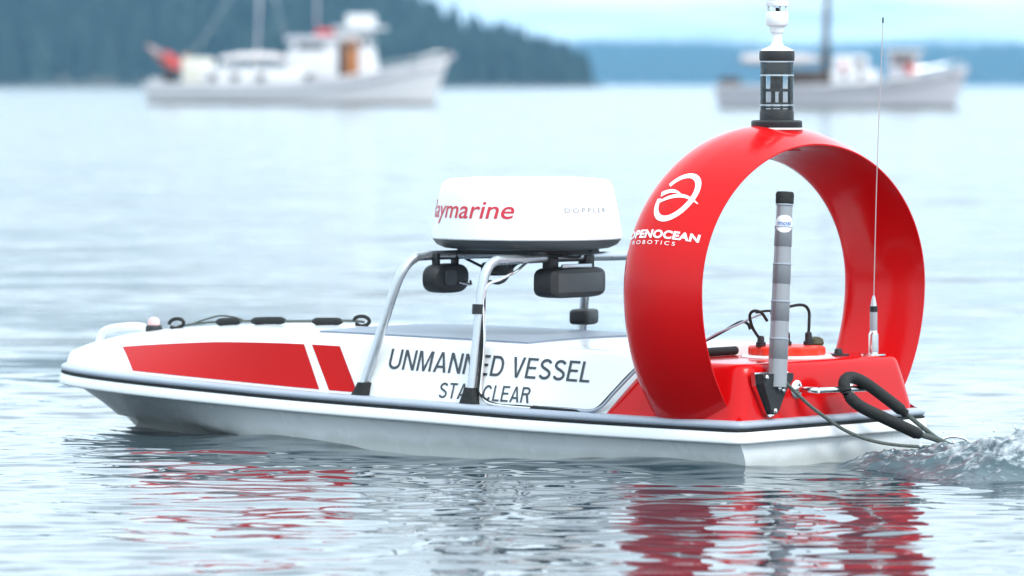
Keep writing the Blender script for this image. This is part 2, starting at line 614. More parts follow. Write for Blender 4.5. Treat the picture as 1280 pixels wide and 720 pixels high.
# ------------------------------------------------------------------ forested shores
def terrain(name, prof, y0, depth, m, x0, x1, n=80, rows=14):
    """land rising from the shoreline at y0; prof(x) = ridge height"""
    g = []
    for j in range(rows):
        v = j / (rows - 1)
        row = []
        for i in range(n):
            x = lerp(x0, x1, i / (n - 1))
            up = math.sin(min(1, v * 1.35) * math.pi / 2) ** .8
            z = -1.5 + (prof(x) + 1.5) * up + 1.2 * mnoise.noise(Vector((x * .03, v * 4, 3.1)))
            yy = y0 + depth * v + 10 * mnoise.noise(Vector((x * .02, 7.7, v)))
            row.append((x, yy, z if v > 0 else -0.6))
        g.append(row)
    o = MB().grid(g).build(name, m)
    return o

M['land'] = mat('shore_earth', (0.06, 0.055, 0.04), 0.9, var=0.4, vscale=0.05)
M['rock'] = mat('shore_rock', (0.13, 0.11, 0.10), 0.9, var=0.4, vscale=0.2)

def forest_mat(name, c1, c2):
    m = bpy.data.materials.new(name)
    m.use_nodes = True
    t = m.node_tree
    b = t.nodes['Principled BSDF']
    b.inputs['Roughness'].default_value = 0.8
    b.inputs['Specular IOR Level'].default_value = 0.13
    a = t.nodes.new('ShaderNodeAttribute')
    a.attribute_name = 'tone'
    mxn = t.nodes.new('ShaderNodeMixRGB')
    mxn.inputs['Color1'].default_value = (*c1, 1)
    mxn.inputs['Color2'].default_value = (*c2, 1)
    t.links.new(a.outputs['Fac'], mxn.inputs['Fac'])
    t.links.new(mxn.outputs['Color'], b.inputs['Base Color'])
    return m
M['forest'] = forest_mat('conifer_foliage', (0.008, 0.017, 0.016), (0.024, 0.040, 0.030))

def forest(name, prof, y0, depth, x0, x1, count, hmin, hmax, label, seed):
    rd = random.Random(seed)
    V, Fc, tone = [], [], []
    for _ in range(count):
        x = rd.uniform(x0, x1)
        v = rd.random() ** 1.2
        top = prof(x)
        if top < 1.0:
            continue
        up = math.sin(min(1, v * 1.35) * math.pi / 2) ** .8
        zg = -1.5 + (top + 1.5) * up
        y = y0 + depth * v + 6
        h = rd.uniform(hmin, hmax) * (0.50 + 0.50 * min(1, top / 9))
        broad = rd.random() < .3
        tn = rd.random()
        rad = h * (rd.uniform(.26, .34) if broad else rd.uniform(.15, .22))
        tiers = 3 if broad else 4
        zg = max(zg, 0.1) - 0.3
        # trunk
        b0 = len(V)
        for k in range(3):
            an = k * 2.094
            V.append((x + .03 * h * math.cos(an), y + .03 * h * math.sin(an), zg))
        V.append((x, y, zg + h * .9))
        Fc += [(b0, b0 + 1, b0 + 3), (b0 + 1, b0 + 2, b0 + 3), (b0 + 2, b0, b0 + 3)]
        tone += [0.1] * 4
        for q in range(tiers):
            s = 6
            zb = zg + h * (.10 + .78 * q / tiers) + rd.uniform(-.03, .03) * h
            zt = zg + h * min(1.0, (.48 if not broad else .42) + .62 * (q + 1) / tiers * (.85 if broad else .9))
            rr = rad * (1 - (.62 if broad else .78) * q / tiers)
            b0 = len(V)
            ox, oy = rd.uniform(-.12, .12) * rad, rd.uniform(-.12, .12) * rad
            a0 = rd.random() * 6
            for k in range(s):
                an = a0 + k * 2 * math.pi / s
                r2 = rr * rd.uniform(.7, 1.25)
                V.append((x + ox + r2 * math.cos(an), y + oy + r2 * math.sin(an), zb + rd.uniform(-.05, .05) * h))
                tone.append(min(1, tn * .8 + rd.random() * .25))
            V.append((x + ox * .5, y + oy * .5, zt))
            tone.append(min(1, tn * .8 + .3))
            for k in range(s):
                Fc.append((b0 + k, b0 + (k + 1) % s, b0 + s))
    me = bpy.data.meshes.new(name)
    me.from_pydata(V, [], Fc)
    at = me.attributes.new('tone', 'FLOAT', 'POINT')
    at.data.foreach_set('value', np.array(tone, dtype=np.float32))
    me.update()
    o = link(name, me, M['forest'])
    tag(o, label, 'forest', kind='stuff')
    return o

D1 = 1360.0
def at1(px):
    return (px - 640) / F_PX * D1
HEAD = [(at1(-900), 30), (at1(-200), 27), (at1(200), 24), (at1(430), 18), (at1(500), 12.0), (at1(560), 8.0), (at1(640), 4.6), (at1(700), 2.8), (at1(735), 1.4), (at1(748), 0.3), (at1(760), -2.0)]
def prof1(x):
    return spl(x, HEAD) + 1.2 * mnoise.noise(Vector((x * .05, 1.3, 0)))
tag(terrain('headland', prof1, D1, 130, M['land'], at1(-900), at1(765)), kind='structure')
forest('headland_forest', prof1, D1 - 4, 120, at1(-900), at1(744), 3600, 7, 17, 'dark conifer wood covering the headland behind the white trawler with the red flag', 3)
D2 = 4700.0
def at2(px):
    return (px - 640) / F_PX * D2
def prof2(x):
    return 21 + 5 * mnoise.noise(Vector((x * .004, 5.2, 0))) + 3 * mnoise.noise(Vector((x * .015, 9.2, 0)))
tag(terrain('far_shore', prof2, D2, 420, M['land'], at2(-300), at2(2300), n=120), kind='structure')
forest('far_shore_forest', prof2, D2 - 8, 400, at2(300), at2(1900), 5200, 14, 21, 'hazy blue wooded ridge on the far shore beyond the headland', 5)
# shoreline rocks of the headland
mb = MB()
rd = random.Random(9)
for _ in range(260):
    x = rd.uniform(at1(-300), at1(752))
    s = rd.uniform(.5, 1.7)
    bm = bmesh.new()
    bmesh.ops.create_icosphere(bm, subdivisions=1, radius=1)
    off = rd.random() * 50
    v = [(x + q.co.x * s * 1.6 * (1 + .4 * mnoise.noise(q.co + Vector((off, 0, 0)))), D1 - 6 + rd.uniform(-3, 3) * 0 + q.co.y * s + 2 * math.sin(off), .1 + q.co.z * s * .45 * (1 + .5 * mnoise.noise(q.co * 2 + Vector((0, off, 0))))) for q in bm.verts]
    bm.verts.index_update()
    mb.add(v, [tuple(q.index for q in f.verts) for f in bm.faces])
    bm.free()
tag(mb.build('shore_rocks', M['rock'], smooth=False), 'low brown rocks along the foot of the wooded headland', 'rocks', kind='stuff')

# ------------------------------------------------------------------ haze
hz = MB().box((0, 3950, 44.0), (6000, 8200, 96))
hm = bpy.data.materials.new('haze_air')
hm.use_nodes = True
ht = hm.node_tree
ht.nodes.clear()
ho = ht.nodes.new('ShaderNodeOutputMaterial')
pv = ht.nodes.new('ShaderNodeVolumePrincipled')
pv.inputs['Color'].default_value = (0.32, 0.68, 1.0, 1)
pv.inputs['Density'].default_value = 0.00016
ht.links.new(pv.outputs[0], ho.inputs['Volume'])
tag(hz.build('haze', hm, smooth=False), kind='stuff')

# ------------------------------------------------------------------ the unmanned boat (local: x forward, y to port, z up, water at 0)
boat = empty('unmanned_boat', BOAT, R(140))
tag(boat, 'small red and white unmanned vessel with radar dome and big red ring at its stern', 'boat')
ZR = [(0, .105), (.34, .106), (.7, .109), (1.13, .118), (1.6, .127), (2, .136), (2.5, .144), (2.97, .148)]
ZC = [(.3, .303), (.6, .306), (1.2, .314), (1.6, .317), (2.0, .314), (2.2, .306), (2.4, .293), (2.6, .272), (2.8, .236), (2.9, .207), (2.955, .178)]
LEN = 2.93
def bw(x):
    """half breadth of the gunwale"""
    if x <= 1.2:
        return .428 + .009 * math.sin(math.pi * x / 2.4)
    t = min(1.0, (x - 1.2) / (LEN - 1.2))
    return .437 * max(0.0, 1 - t ** 2.35) ** .65
def side_pts(x):
    b = bw(x)
    zb = spl(x, ZR) + .024
    yb = max(b - .035, b * .6)
    k = min(1, max(0, (x - 1.7) / 1.1))
    k = k * k * (3 - 2 * k)
    zc = spl(x, ZC)
    yt = yb * lerp((.437 - .092) / (.437 - .035), .5, k)
    zt = lerp(zb, zc, lerp(.96, .78, k))
    return yb, zb, yt, zt, zc
def side_y(x, z):
    yb, zb, yt, zt, zc = side_pts(x)
    return lerp(yb, yt, (z - zb) / (zt - zb))

def outline(off, n_side=64, n_tr=14, rc=.03, z_off=0.0, x_aft=0.0):
    """closed plan outline of the gunwale, moved outward by off; list of (x,y,z)"""
    pts = []
    ts = [i / n_side for i in range(n_side + 1)]
    X_ = [rc + x_aft + (LEN - rc - x_aft) * (1 - (1 - t) ** 1.0) for t in ts]
    # denser towards the bow
    X_ = [rc + x_aft + (LEN - rc - x_aft) * math.sin(t * math.pi / 2) ** .9 for t in ts]
    port = [(x, bw(x)) for x in X_]
    corner = [(x_aft + rc - rc * math.sin(a), bw(0) - rc + rc * math.cos(a)) for a in [R(90) * k / 5 for k in range(1, 6)]]
    tr = [(x_aft, y) for y in np.linspace(bw(0) - rc, -bw(0) + rc, n_tr)[1:-1]]
    poly = port[::-1] + corner + tr + [(x, -y) for x, y in corner[::-1]] + [(x, -y) for x, y in port[:-1]]
    n = len(poly)
    out = []
    for i, (x, y) in enumerate(poly):
        a, c = poly[i - 1], poly[(i + 1) % n]
        tx, ty = c[0] - a[0], c[1] - a[1]
        l = math.hypot(tx, ty) or 1
        nx_, ny_ = -ty / l, tx / l
        # outward = away from the boat's middle
        if nx_ * (x - 1.2) + ny_ * y < 0:
            nx_, ny_ = -nx_, -ny_
        out.append((x + nx_ * off, y + ny_ * off, spl(x, ZR) + z_off))
    return out

def band(name, prof, m, close=True):
    rows = [outline(o, z_off=z) for o, z in prof]
    mb = MB()
    mb.grid(rows, close_u=True, close_v=close)
    return mb.build(name, m, boat, angle=50)

band('gunwale_rail', [(-.05, .0), (-.004, .001), (.002, .004), (.005, .010), (.003, .017), (-.004, .0215), (-.014, .0235), (-.05, .0235)], M['rail'])
band('black_strip', [(-.02, -.0045), (.0035, -.0045), (.0045, -.002), (.0035, .0005), (-.02, .0005)], M['rubber'])  # thin black line between the grey rail and the white lip
band('hull_lip', [(-.03, -.005), (.001, -.005), (.004, -.007), (.011, -.031), (.010, -.035), (.004, -.038), (-.03, -.038)], M['white'])

# hull shell below the lip
KEEL = [(0, -.13), (1.2, -.13), (2.0, -.12), (2.4, -.09), (2.58, -.05), (2.675, .008), (2.74, .060), (2.79, .094), (2.85, .105), (2.93, .108)]
def hull_sec(x):
    b = bw(x) - .006
    zt_ = spl(x, ZR) - .03
    zk = min(spl(x, KEEL), zt_ - .002)
    k = min(1, max(0, (x - 1.3) / 1.3))
    ych = b * spl(x, [(0, .93), (1.3, .93), (1.7, .90), (2.0, .78), (2.3, .55), (2.6, .32), (2.7, .22), (2.93, .2)])
    zch = spl(x, [(0, -.035), (1.3, -.03), (1.7, -.01), (2.0, .012), (2.3, .026), (2.6, .018), (2.7, .02), (2.93, .02)])
    zch = max(zk + .002, min(zch, zt_ - .002))
    P = []
    for j in range(9):
        v = j / 8
        y = lerp(b, ych, v) - .012 * math.sin(v * math.pi) * (1 - k)
        P.append((y, lerp(zt_, zch, v)))
    for j in range(1, 9):
        v = j / 8
        P.append((lerp(ych, 0, v), lerp(zch, zk, v) + .010 * math.sin(v * math.pi) * k))
    return P
xsn = [.006] + [0.02 + (2.91 - .02) * (i / 60) for i in range(61)]
rows = []
for x in xsn:
    P = hull_sec(x)
    rows.append([(x, y, z) for y, z in P] + [(x, -y, z) for y, z in P[-2::-1]])
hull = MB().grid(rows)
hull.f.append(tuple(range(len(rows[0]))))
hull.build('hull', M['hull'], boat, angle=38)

# raised white deck body
def body_sec(x):
    yb, zb, yt, zt, zc = side_pts(x)
    P = [(yb, zb - .012)]
    for j in range(6):
        v = j / 5 * .93
        P.append((lerp(yb, yt, v), lerp(zb, zt, v)))
    a = Vector((lerp(yb, yt, .93), lerp(zb, zt, .93)))
    c = Vector((yt, zt))
    dk = Vector((yt * .90, lerp(zt, zc, .16)))
    for j in range(1, 6):
        t = j / 5
        q = a * (1 - t) ** 2 + c * 2 * t * (1 - t) + dk * t * t
        P.append((q.x, q.y))
    for j in range(1, 8):
        t = j / 7
        y = lerp(yt * .90, 0, t)
        P.append((y, zc - (zc - dk.y) * (y / (yt * .90)) ** 2))
    return P
rows = []
for i in range(71):
    x = .36 + (2.91 - .36) * (1 - (1 - i / 70) ** 1.25)
    P = body_sec(x)
    rows.append([(x, y, z) for y, z in P] + [(x, -y, z) for y, z in P[-2::-1]])
MB().grid(rows, cap=True).build('deck', M['white'], boat, angle=40)

# flat deck sheet inside the rail, so no gap shows at ledge level
base = outline(-.03, z_off=.0225)
mb = MB()
mb.add(base, [tuple(range(len(base)))])
mb.build('side_deck', M['white'], boat, smooth=False)

# ---- printed stripes on the port and starboard sides
def stripe(top, bot, name, side):
    """top, bot: lists of (x, z) along the panel"""
    rows = []
    n = 24
    for j in range(7):
        v = j / 6
        r_ = []
        for i in range(n + 1):
            t = i / n
            x = lerp(lerp(bot[0][0], bot[1][0], t), lerp(top[0][0], top[1][0], t), v)
            yb, zb, yt, zt, zc = side_pts(x)
            f = lerp(lerp(bot[0][1], bot[1][1], t), lerp(top[0][1], top[1][1], t), v)
            z = lerp(zb, zt, f)
            r_.append((x, side * (side_y(x, z) + .0016), z + .0006))
        rows.append(r_)
    return MB().grid(rows).build(name, M['decal'], boat)
def fr(x, z):
    yb, zb, yt, zt, zc = side_pts(x)
    return (z - zb) / (zt - zb)
for sd_ in (1, -1):
    stripe([(2.555, .74), (1.636, .80)], [(2.395, .05), (1.534, .03)], 'stripe', sd_)
    stripe([(1.604, .80), (1.493, .80)], [(1.495, .03), (1.385, .03)], 'stripe', sd_)

# ---- lettering on the sides
def side_text(body, size, x0, x1, z0, z1, cap, off=0.0):
    V, Fc = stroke_text(body)
    wd = max(p[0] for p in V)
    hi = max(p[1] for p in V)
    def fn(gx, gy):
        x = x0 + (x1 - x0) * gx / wd
        z = lerp(z0, z1, gx / wd) + gy / hi * cap
        return (x, side_y(x, z) + .0018, z)
    def fn2(gx, gy):
        x = x1 + (x0 - x1) * gx / wd
        z = lerp(z1, z0, gx / wd) + gy / hi * cap
        return (x, -side_y(x, z) - .0018, z)
    cut = max(p[0] for p in stroke_text(body.split()[0])[0]) + .1
    for g in (fn, fn2):
        for first in (True, False):
            fs = [f for f in Fc if (V[f[0]][0] < cut) == first]
            ids = sorted({i for f in fs for i in f})
            rm = {i: k for k, i in enumerate(ids)}
            mapped('lettering', ([V[i] for i in ids], [tuple(rm[i] for i in f) for f in fs]), g, M['ink'], boat)
side_text('UNMANNED VESSEL', .05, 1.292, .562, .222, .210, .056)
side_text('STAY CLEAR', .04, 1.084, .757, .149, .147, .043)

# ---- solar panel on deck
def deck_z(x, y):
    yb, zb, yt, zt, zc = side_pts(x)
    e = yt * .90
    zd = lerp(zt, zc, .16)
    return zc - (zc - zd) * min(1, (abs(y) / e)) ** 2
def panel(x0, x1, hw, name):
    rows = []
    for i in range(13):
        x = lerp(x0, x1, i / 12)
        rows.append([(x, y, deck_z(x, y) + .005) for y in np.linspace(-hw, hw, 13)])
    top = MB().grid(rows)
    ring_ = [rows[0][k] for k in range(13)] + [rows[i][12] for i in range(1, 13)] + [rows[12][k] for k in range(11, -1, -1)] + [rows[i][0] for i in range(11, 0, -1)]
    low = [(a, b, c - .008) for a, b, c in ring_]
    top.grid([ring_, low], close_u=True)
    return top.build(name, M['solar'], boat)
panel(.84, 1.62, .30, 'solar_panel')

# ---- bow fittings
h_ = MB().tube([(2.80, .0, .205), (2.79, 0, .250), (2.765, 0, .272), (2.70, 0, .283), (2.64, 0, .287), (2.60, 0, .282), (2.58, 0, .262)], .0125, 12)
hd = h_.build('bow_handle', M['white'], boat)
MB().lathe([(.024, 0), (.026, .003), (.026, .02), (.022, .026)], (2.575, -.01, .267), 24).build('bow_light', M['black'], boat)
MB().lathe([(.018, 0), (.018, .012), (.014, .02), (.004, .024)], (2.575, -.01, .293), 20).build('light_lens', mat('pale_lens', (.75, .45, .45), .2), boat.children[-1] if False else [o for o in boat.children if o.name.startswith('bow_light')][0])

# ---- red stern cover
def rrect(x0, x1, hy, r, n=6):
    """rounded rectangle in plan, counter-clockwise"""
    pts = []
    for cx, cy, a0 in ((x1 - r, hy - r, 0), (x0 + r, hy - r, 90), (x0 + r, -hy + r, 180), (x1 - r, -hy + r, 270)):
        for k in range(n + 1):
            a = R(a0 + 90 * k / n)
            pts.append((cx + r * math.cos(a), cy + r * math.sin(a)))
    return pts
rows = []
for z, hy, xa, r in ((.118, .408, .016, .045), (.150, .401, .019, .05), (.200, .388, .025, .055), (.245, .375, .030, .06), (.262, .369, .033, .06), (.270, .364, .037, .058), (.2755, .356, .044, .052), (.277, .345, .055, .045)):
    xf = .5 - (z - .134) * .84
    pts = rrect(xa, .42, hy, r)
    rows.append([(x if x < .2 else xf - (.42 - x), y, z) for x, y in pts])
cover = MB().grid(rows, close_u=True, cap=True).build('stern_cover', M['red'], boat, angle=40)

# ---- the red ring
OU = [(0, 0), (.06, .008), (.15, .020), (.3, .036), (.45, .047), (.6, .051), (.75, .046), (.87, .033), (.95, .015), (.985, .0), (1, -.012)]
IN = [(0, -.004), (.1, -.007), (.25, -.016), (.45, -.030), (.65, -.039), (.82, -.041), (.92, -.036), (.98, -.025), (1, -.012)]
RX, RC, RY, RU, RL, RZ = .068, .268, .508, .392, .490, .472
def ringp(phi, u, tab, lift=0.0):
    sn = math.sin(phi)
    d = spl(u, tab)
    d = d * (abs(sn) + .85 * (1 - abs(sn))) + lift
    rv = RU if sn > 0 else RL
    return (RX + RC * u, (RY + d) * math.cos(phi), RZ + (rv + d) * sn)
prof = [(u, OU) for u in np.linspace(0, .9, 22)] + [(u, OU) for u in (.93, .955, .975, .99, 1.0)] + [(u, IN) for u in (.99, .97, .94, .9)] + [(u, IN) for u in np.linspace(.84, 0, 18)]
rows = []
for i in range(161):
    ph = R(-62 + 304 * i / 160)
    rows.append([ringp(ph, u, tb) for u, tb in prof])
ring = MB().grid(rows, close_u=True, cap=True).build('ring', M['red'], boat, angle=60)
# fairings where the ring meets the cover
for s in (1, -1):
    rows = []
    for i in range(9):
        t = i / 8
        z = lerp(.125, .215, t)
        sp = (1 - t) ** 2
        rows.append([(lerp(RX + .02, RX + RC - .02, k / 8) + (k / 8 - .5) * .16 * sp, s * (lerp(.404, .385, t) + .006 - .02 * (1 - sp) - .012 * abs(k / 4 - 1) ** 2), z) for k in range(9)])
    MB().grid(rows).build('ring_foot', M['red'], boat)

def ring_map(phi0, u0, sx, sy, rot=0.0, cx=0.0, cy=0.0, side=1):
    """glyph plane -> ring's outer surface: glyph x runs aft, glyph y runs up the ring"""
    def fn(gx, gy):
        gx, gy = (gx - cx) * sx, (gy - cy) * sy
        gx, gy = gx * math.cos(rot) - gy * math.sin(rot), gx * math.sin(rot) + gy * math.cos(rot)
        u = u0 - gx / RC * side
        ph = phi0 + gy / .46
        if side < 0:
            ph = math.pi - ph
        return ringp(ph, min(1, max(0, u)), OU, .0012)
    return fn
def logo_mesh():
    """open O crossed by a wave, drawn in a unit square"""
    V, Fc = [], []
    def strip(cl, wd):
        n = len(cl)
        b0 = len(V)
        for i in range(n):
            a = Vector(cl[max(i - 1, 0)])
            c = Vector(cl[min(i + 1, n - 1)])
            t_ = (c - a).normalized()
            nn = Vector((-t_.y, t_.x))
            p = Vector(cl[i])
            V.append(tuple(p + nn * wd[i] / 2))
            V.append(tuple(p - nn * wd[i] / 2))
        for i in range(n - 1):
            Fc.append((b0 + 2 * i, b0 + 2 * i + 1, b0 + 2 * i + 3, b0 + 2 * i + 2))
    tilt = R(-28)
    def el(a, rx=.40, ry=.52):
        x, y = rx * math.cos(a), ry * math.sin(a)
        return (x * math.cos(tilt) - y * math.sin(tilt), x * math.sin(tilt) + y * math.cos(tilt))
    n = 72
    a0, a1 = R(172), R(-152)
    angs = [lerp(a0, a1, i / n) for i in range(n + 1)]
    strip([el(a) for a in angs], [.125 - .02 * abs(i / n - .5) for i in range(n + 1)])
    # upper wave: from the left end of the ring sweeping to the right
    cl, wd = [], []
    for i in range(33):
        t = i / 32
        cl.append((-.44 + .62 * t, .05 + .10 * math.sin(t * 2.4) - .13 * t ** 2 + .0))
        wd.append(.12 * (1 - t) ** .8 + .004)
    strip(cl, wd)
    cl, wd = [], []
    for i in range(41):
        t = i / 40
        cl.append((-.46 + 1.04 * t, -.16 + .19 * math.sin(t * 2.6) - .06 * t ** 2))
        wd.append(.10 * math.sin(math.pi * min(1, t * .95 + .03)) ** .6 * (1 - .45 * t) + .004)
    strip(cl, wd)
    return V, Fc
for s in (1, -1):
    VF = logo_mesh()
    if s < 0:
        VF = ([(x, y) for x, y in VF[0]], VF[1])
    mapped('logo', VF, ring_map(R(35.5), .49 if s > 0 else .5, .118, .146, R(4), 0, 0, s), M['whiteink'], ring)
    T = text_mesh('OPENOCEAN', 1.0, .040, 0, 1.06, 1.32, .12)
    wd = max(p[0] for p in T[0])
    mapped('lettering', T, ring_map(R(19.3), .52 if s > 0 else .5, .232 / wd, .032, 0, wd / 2, 0, s), M['whiteink'], ring)
    T = text_mesh('ROBOTICS', 1.0, .0, 0, 1.5, 1.25, .12)
    wd = max(p[0] for p in T[0])
    mapped('lettering', T, ring_map(R(16.9), .58 if s > 0 else .5, .145 / wd, .016, 0, wd / 2, 0, s), M['whiteink'], ring)

# ---- weather mast on top of the ring
WX, WZ = .205, .905
ws = MB().lathe([(.066, -.012), (.068, 0), (.070, .004), (.070, .018), (.066, .022), (.047, .023), (.047, .045), (.044, .052)], (WX, 0, WZ), 36).build('weather_mast', M['black'], boat)
MB().lathe([(.069, -.004), (.0735, -.002), (.0735, .0015), (.069, .003)], (WX, 0, WZ - .001), 36).build('base_seal', M['white'], ws)
MB().lathe([(.068, -.06), (.0695, -.02), (.070, -.004)], (WX, 0, WZ - .001), 36).build('base_pad', M['red'], ws)
MB().lathe([(.0455, .050), (.0455, .190)], (WX, 0, WZ), 36, cap=False).build('clear_housing', M['clear'], ws)
for z0, z1, rr, mm in ((.055, .060, .044, 'black'), (.066, .071, .0435, 'black'), (.100, .108, .0435, 'black'), (.062, .065, .046, 'alu'), (.143, .147, .0463, 'alu'), (.181, .184, .0465, 'alu')):
    MB().lathe([(.012, z0), (rr, z0), (rr, z1), (.012, z1)], (WX, 0, WZ), 32).build('inner_plate', M[mm], ws)
MB().lathe([(.040, .148), (.041, .15), (.041, .178), (.040, .18)], (WX, 0, WZ), 32).build('sensor_can', M['radarbase'], ws)
for k in range(4):
    a = R(45 + 90 * k + 12)
    MB().tube([(WX + .038 * math.cos(a), .038 * math.sin(a), WZ + .05), (WX + .038 * math.cos(a), .038 * math.sin(a), WZ + .15)], .0035, 8, smooth_n=0).build('post', M['black'], ws)
for dx_, dy_, z0, z1, rr in ((.008, .006, .071, .100, .006), (-.012, -.004, .071, .100, .005), (.0, -.014, .071, .098, .004), (.004, .004, .108, .143, .013), (-.016, .01, .108, .142, .006)):
    MB().tube([(WX + dx_, dy_, WZ + z0), (WX + dx_, dy_, WZ + z1)], rr, 10, smooth_n=0).build('inner_part', M['black'], ws)
MB().lathe([(.044, .184), (.0475, .185), (.0485, .19), (.0485, .207), (.047, .212), (.03, .213)], (WX, 0, WZ), 36).build('mast_cap', M['black'], ws)
MB().lathe([(.046, .212), (.040, .216), (.018, .226), (.0135, .235), (.0135, .258), (.019, .262), (.021, .268), (.021, .278), (.029, .281), (.031, .284), (.031, .316), (.029, .319), (.010, .320)], (WX, 0, WZ), 32).build('wind_sensor', M['radar'], ws)
for k in range(4):
    a = R(20 + 90 * k)
    MB().tube([(WX + .025 * math.cos(a), .025 * math.sin(a), WZ + .318), (WX + .025 * math.cos(a), .025 * math.sin(a), WZ + .336)], .003, 8, smooth_n=0).build('post', M['radar'], ws)
MB().lathe([(.003, .317), (.009, .320), (.004, .330)], (WX, 0, WZ), 16).build('transducer', M['black'], ws)
MB().lathe([(.010, .333), (.031, .334), (.032, .338), (.032, .346), (.027, .348), (.027, .352), (.032, .354), (.032, .364), (.026, .372), (.008, .375)], (WX, 0, WZ), 32).build('sensor_roof', M['radar'], ws)

# ---- two hoop frames carrying the radar
def foot(c, lean, parent):
    rows = []
    for z, sx, sy in ((0, .034, .020), (.012, .031, .019), (.04, .021, .017), (.052, .018, .016)):
        o_ = Vector(c) + Vector(lean) * z + Vector((0, 0, z))
        pts = []
        for k in range(16):
            a = 2 * math.pi * k / 16
            ca, sa = math.cos(a), math.sin(a)
            pts.append(o_ + Vector((sx * abs(ca) ** .5 * (1 if ca > 0 else -1), sy * abs(sa) ** .5 * (1 if sa > 0 else -1), 0)))
        rows.append(pts)
    return MB().grid(rows, close_u=True, cap=True).build('foot', M['rubber'], parent)
def hoop(xn, xnt, xf, xft, zt):
    pts = [(xn, .402, .140), (lerp(xn, xnt, .5), .374, .330), (lerp(xn, xnt, .84), .352, .460), (lerp(xn, xnt, .97), .332, .508), (xnt, .298, .531), (xnt * .98 + xft * .02, .25, zt), (lerp(xnt, xft, .5), 0, zt + .002), (xft * .98 + xnt * .02, -.25, zt), (xft, -.298, .531), (lerp(xf, xft, .97), -.332, .508), (lerp(xf, xft, .84), -.352, .460), (lerp(xf, xft, .5), -.374, .330), (xf, -.402, .140)]
    o = MB().tube(pts, .0135, 16, smooth_n=8).build('hoop_frame', M['alu'], boat)
    foot((xn, .405, .130), ((xnt - xn) / .4, -.1, 0), o)
    foot((xf, -.405, .130), ((xft - xf) / .4, .1, 0), o)
    return o
hoopF = hoop(1.372, 1.262, 1.24, 1.150, .538)
hoopR = hoop(.962, .962, .962, .962, .533)
MB().tube([(.965, .367, .385), (.9655, .3645, .412)], .0175, 16, smooth_n=0).build('clamp', M['black'], hoopR)

# fore-and-aft rails under the radar
for y in (.12, -.12):
    MB().box((1.09, y, .551), (.30, .035, .008), bev=.002).build('radar_rail', M['radarbase'], boat)

# ---- radar
RDX, RDZ = 1.095, .556
rb = MB().lathe([(.20, 0), (.235, .004), (.258, .014), (.267, .026), (.2685, .030)], (RDX, 0, RDZ), 64).build('radar', M['radarbase'], boat)
dome_prof = [(.2685, .030), (.2715, .033), (.2705, .045), (.262, .100), (.252, .150), (.245, .178), (.238, .191), (.222, .199), (.17, .203), (.08, .2045), (.001, .205)]
MB().lathe(dome_prof, (RDX, 0, RDZ), 96, cap=False).build('dome', M['radar'], rb)
MB().box((RDX, 0, RDZ - .006), (.30, .24, .016), bev=.004).build('mount_plate', M['black'], rb)
def dome_r(h):
    hs = [p[1] for p in dome_prof]
    rs = [p[0] for p in dome_prof]
    return float(np.interp(h, hs[:9], rs[:9]))
VIEW = math.atan2(-(PT.dot(Vector((-.02, -1, 0)))), 1)
cam_loc = Vector((0, 0, 0)) - (BOAT + FW * RDX)
a_cam = math.atan2(cam_loc.dot(PT), cam_loc.dot(FW))        # bearing of the dome's visible face in boat axes
def dome_text(body, a0, h0, cap, width, mm, shear=0, off=0, spacing=1.0):
    """a0 = bearing of the text's middle; glyph x runs clockwise seen from above -> to the reader's right"""
    V, Fc = text_mesh(body, 1.0, off, shear, spacing, 1.0, .12)
    wd = max(p[0] for p in V)
    hi = max(p[1] for p in V)
    def fn(gx, gy):
        h = h0 + gy / hi * cap
        r_ = dome_r(h) + .0012
        a = a0 + (gx - wd / 2) / wd * width / r_
        return (RDX + r_ * math.cos(a), r_ * math.sin(a), RDZ + h)
    mapped('lettering', (V, Fc), fn, M[mm], rb)
dome_text('Raymarine', a_cam + R(-49), .092, .050, .375, 'redink', .10, .008)
dome_text('DOPPLER', a_cam + R(41), .108, .013, .155, 'greyink', 0, 0, 1.5)

# ---- camera housings and lights hung from the hoops
def bar_pt(y):
    t = (.298 - y) / .596
    return lerp(1.262, 1.150, t)
def capsule(c, wd, ht, dp, m, parent, name, yaw=0.0, r=.45):
    """rounded flat body, wide along local y"""
    rows = []
    for q, sc_ in ((-.5, .80), (-.47, .90), (-.40, .98), (-.2, 1), (.2, 1), (.40, .98), (.47, .90), (.5, .80)):
        pts = []
        for k in range(32):
            a = 2 * math.pi * k / 32
            ex = 2 / 4.5 if r < .3 else 2 / 2.8
            y = wd / 2 * abs(math.cos(a)) ** ex * (1 if math.cos(a) > 0 else -1) * sc_
            z = ht / 2 * abs(math.sin(a)) ** ex * (1 if math.sin(a) > 0 else -1) * sc_
            p = Vector((q * dp, y, z))
            p.rotate(Matrix.Rotation(yaw, 3, 'Z'))
            pts.append(Vector(c) + p)
        rows.append(pts)
    return MB().grid(rows, close_u=True, cap=True).build(name, m, parent, angle=50)
cx_ = bar_pt(.19)
c1 = capsule((cx_ - .005, .19, .474), .178, .084, .055, M['black'], boat, 'camera_pod', R(8))
for y in (.150, .232):
    MB().box((cx_ - .005, y, .520), (.022, .014, .05), bev=.003).build('bracket', M['black'], c1)
capsule((cx_ - .035, .205, .476), .055, .045, .012, M['radarbase'], c1, 'rear_plate', R(8), .2)
MB().tube([(cx_ - .03, .160, .462), (cx_ - .05, .135, .456), (cx_ - .03, .11, .464)], .004, 8).build('cable', M['steel'], c1)
c2 = capsule((bar_pt(-.02) + .02, -.02, .496), .10, .04, .05, M['black'], boat, 'camera_pod', 0, .2)
MB().box((bar_pt(-.02) + .01, -.02, .522), (.02, .03, .03), bev=.003).build('bracket', M['black'], c2)
lb = capsule((.955, -.022, .464), .262, .088, .075, M['black'], boat, 'sensor_box', R(2), .2)
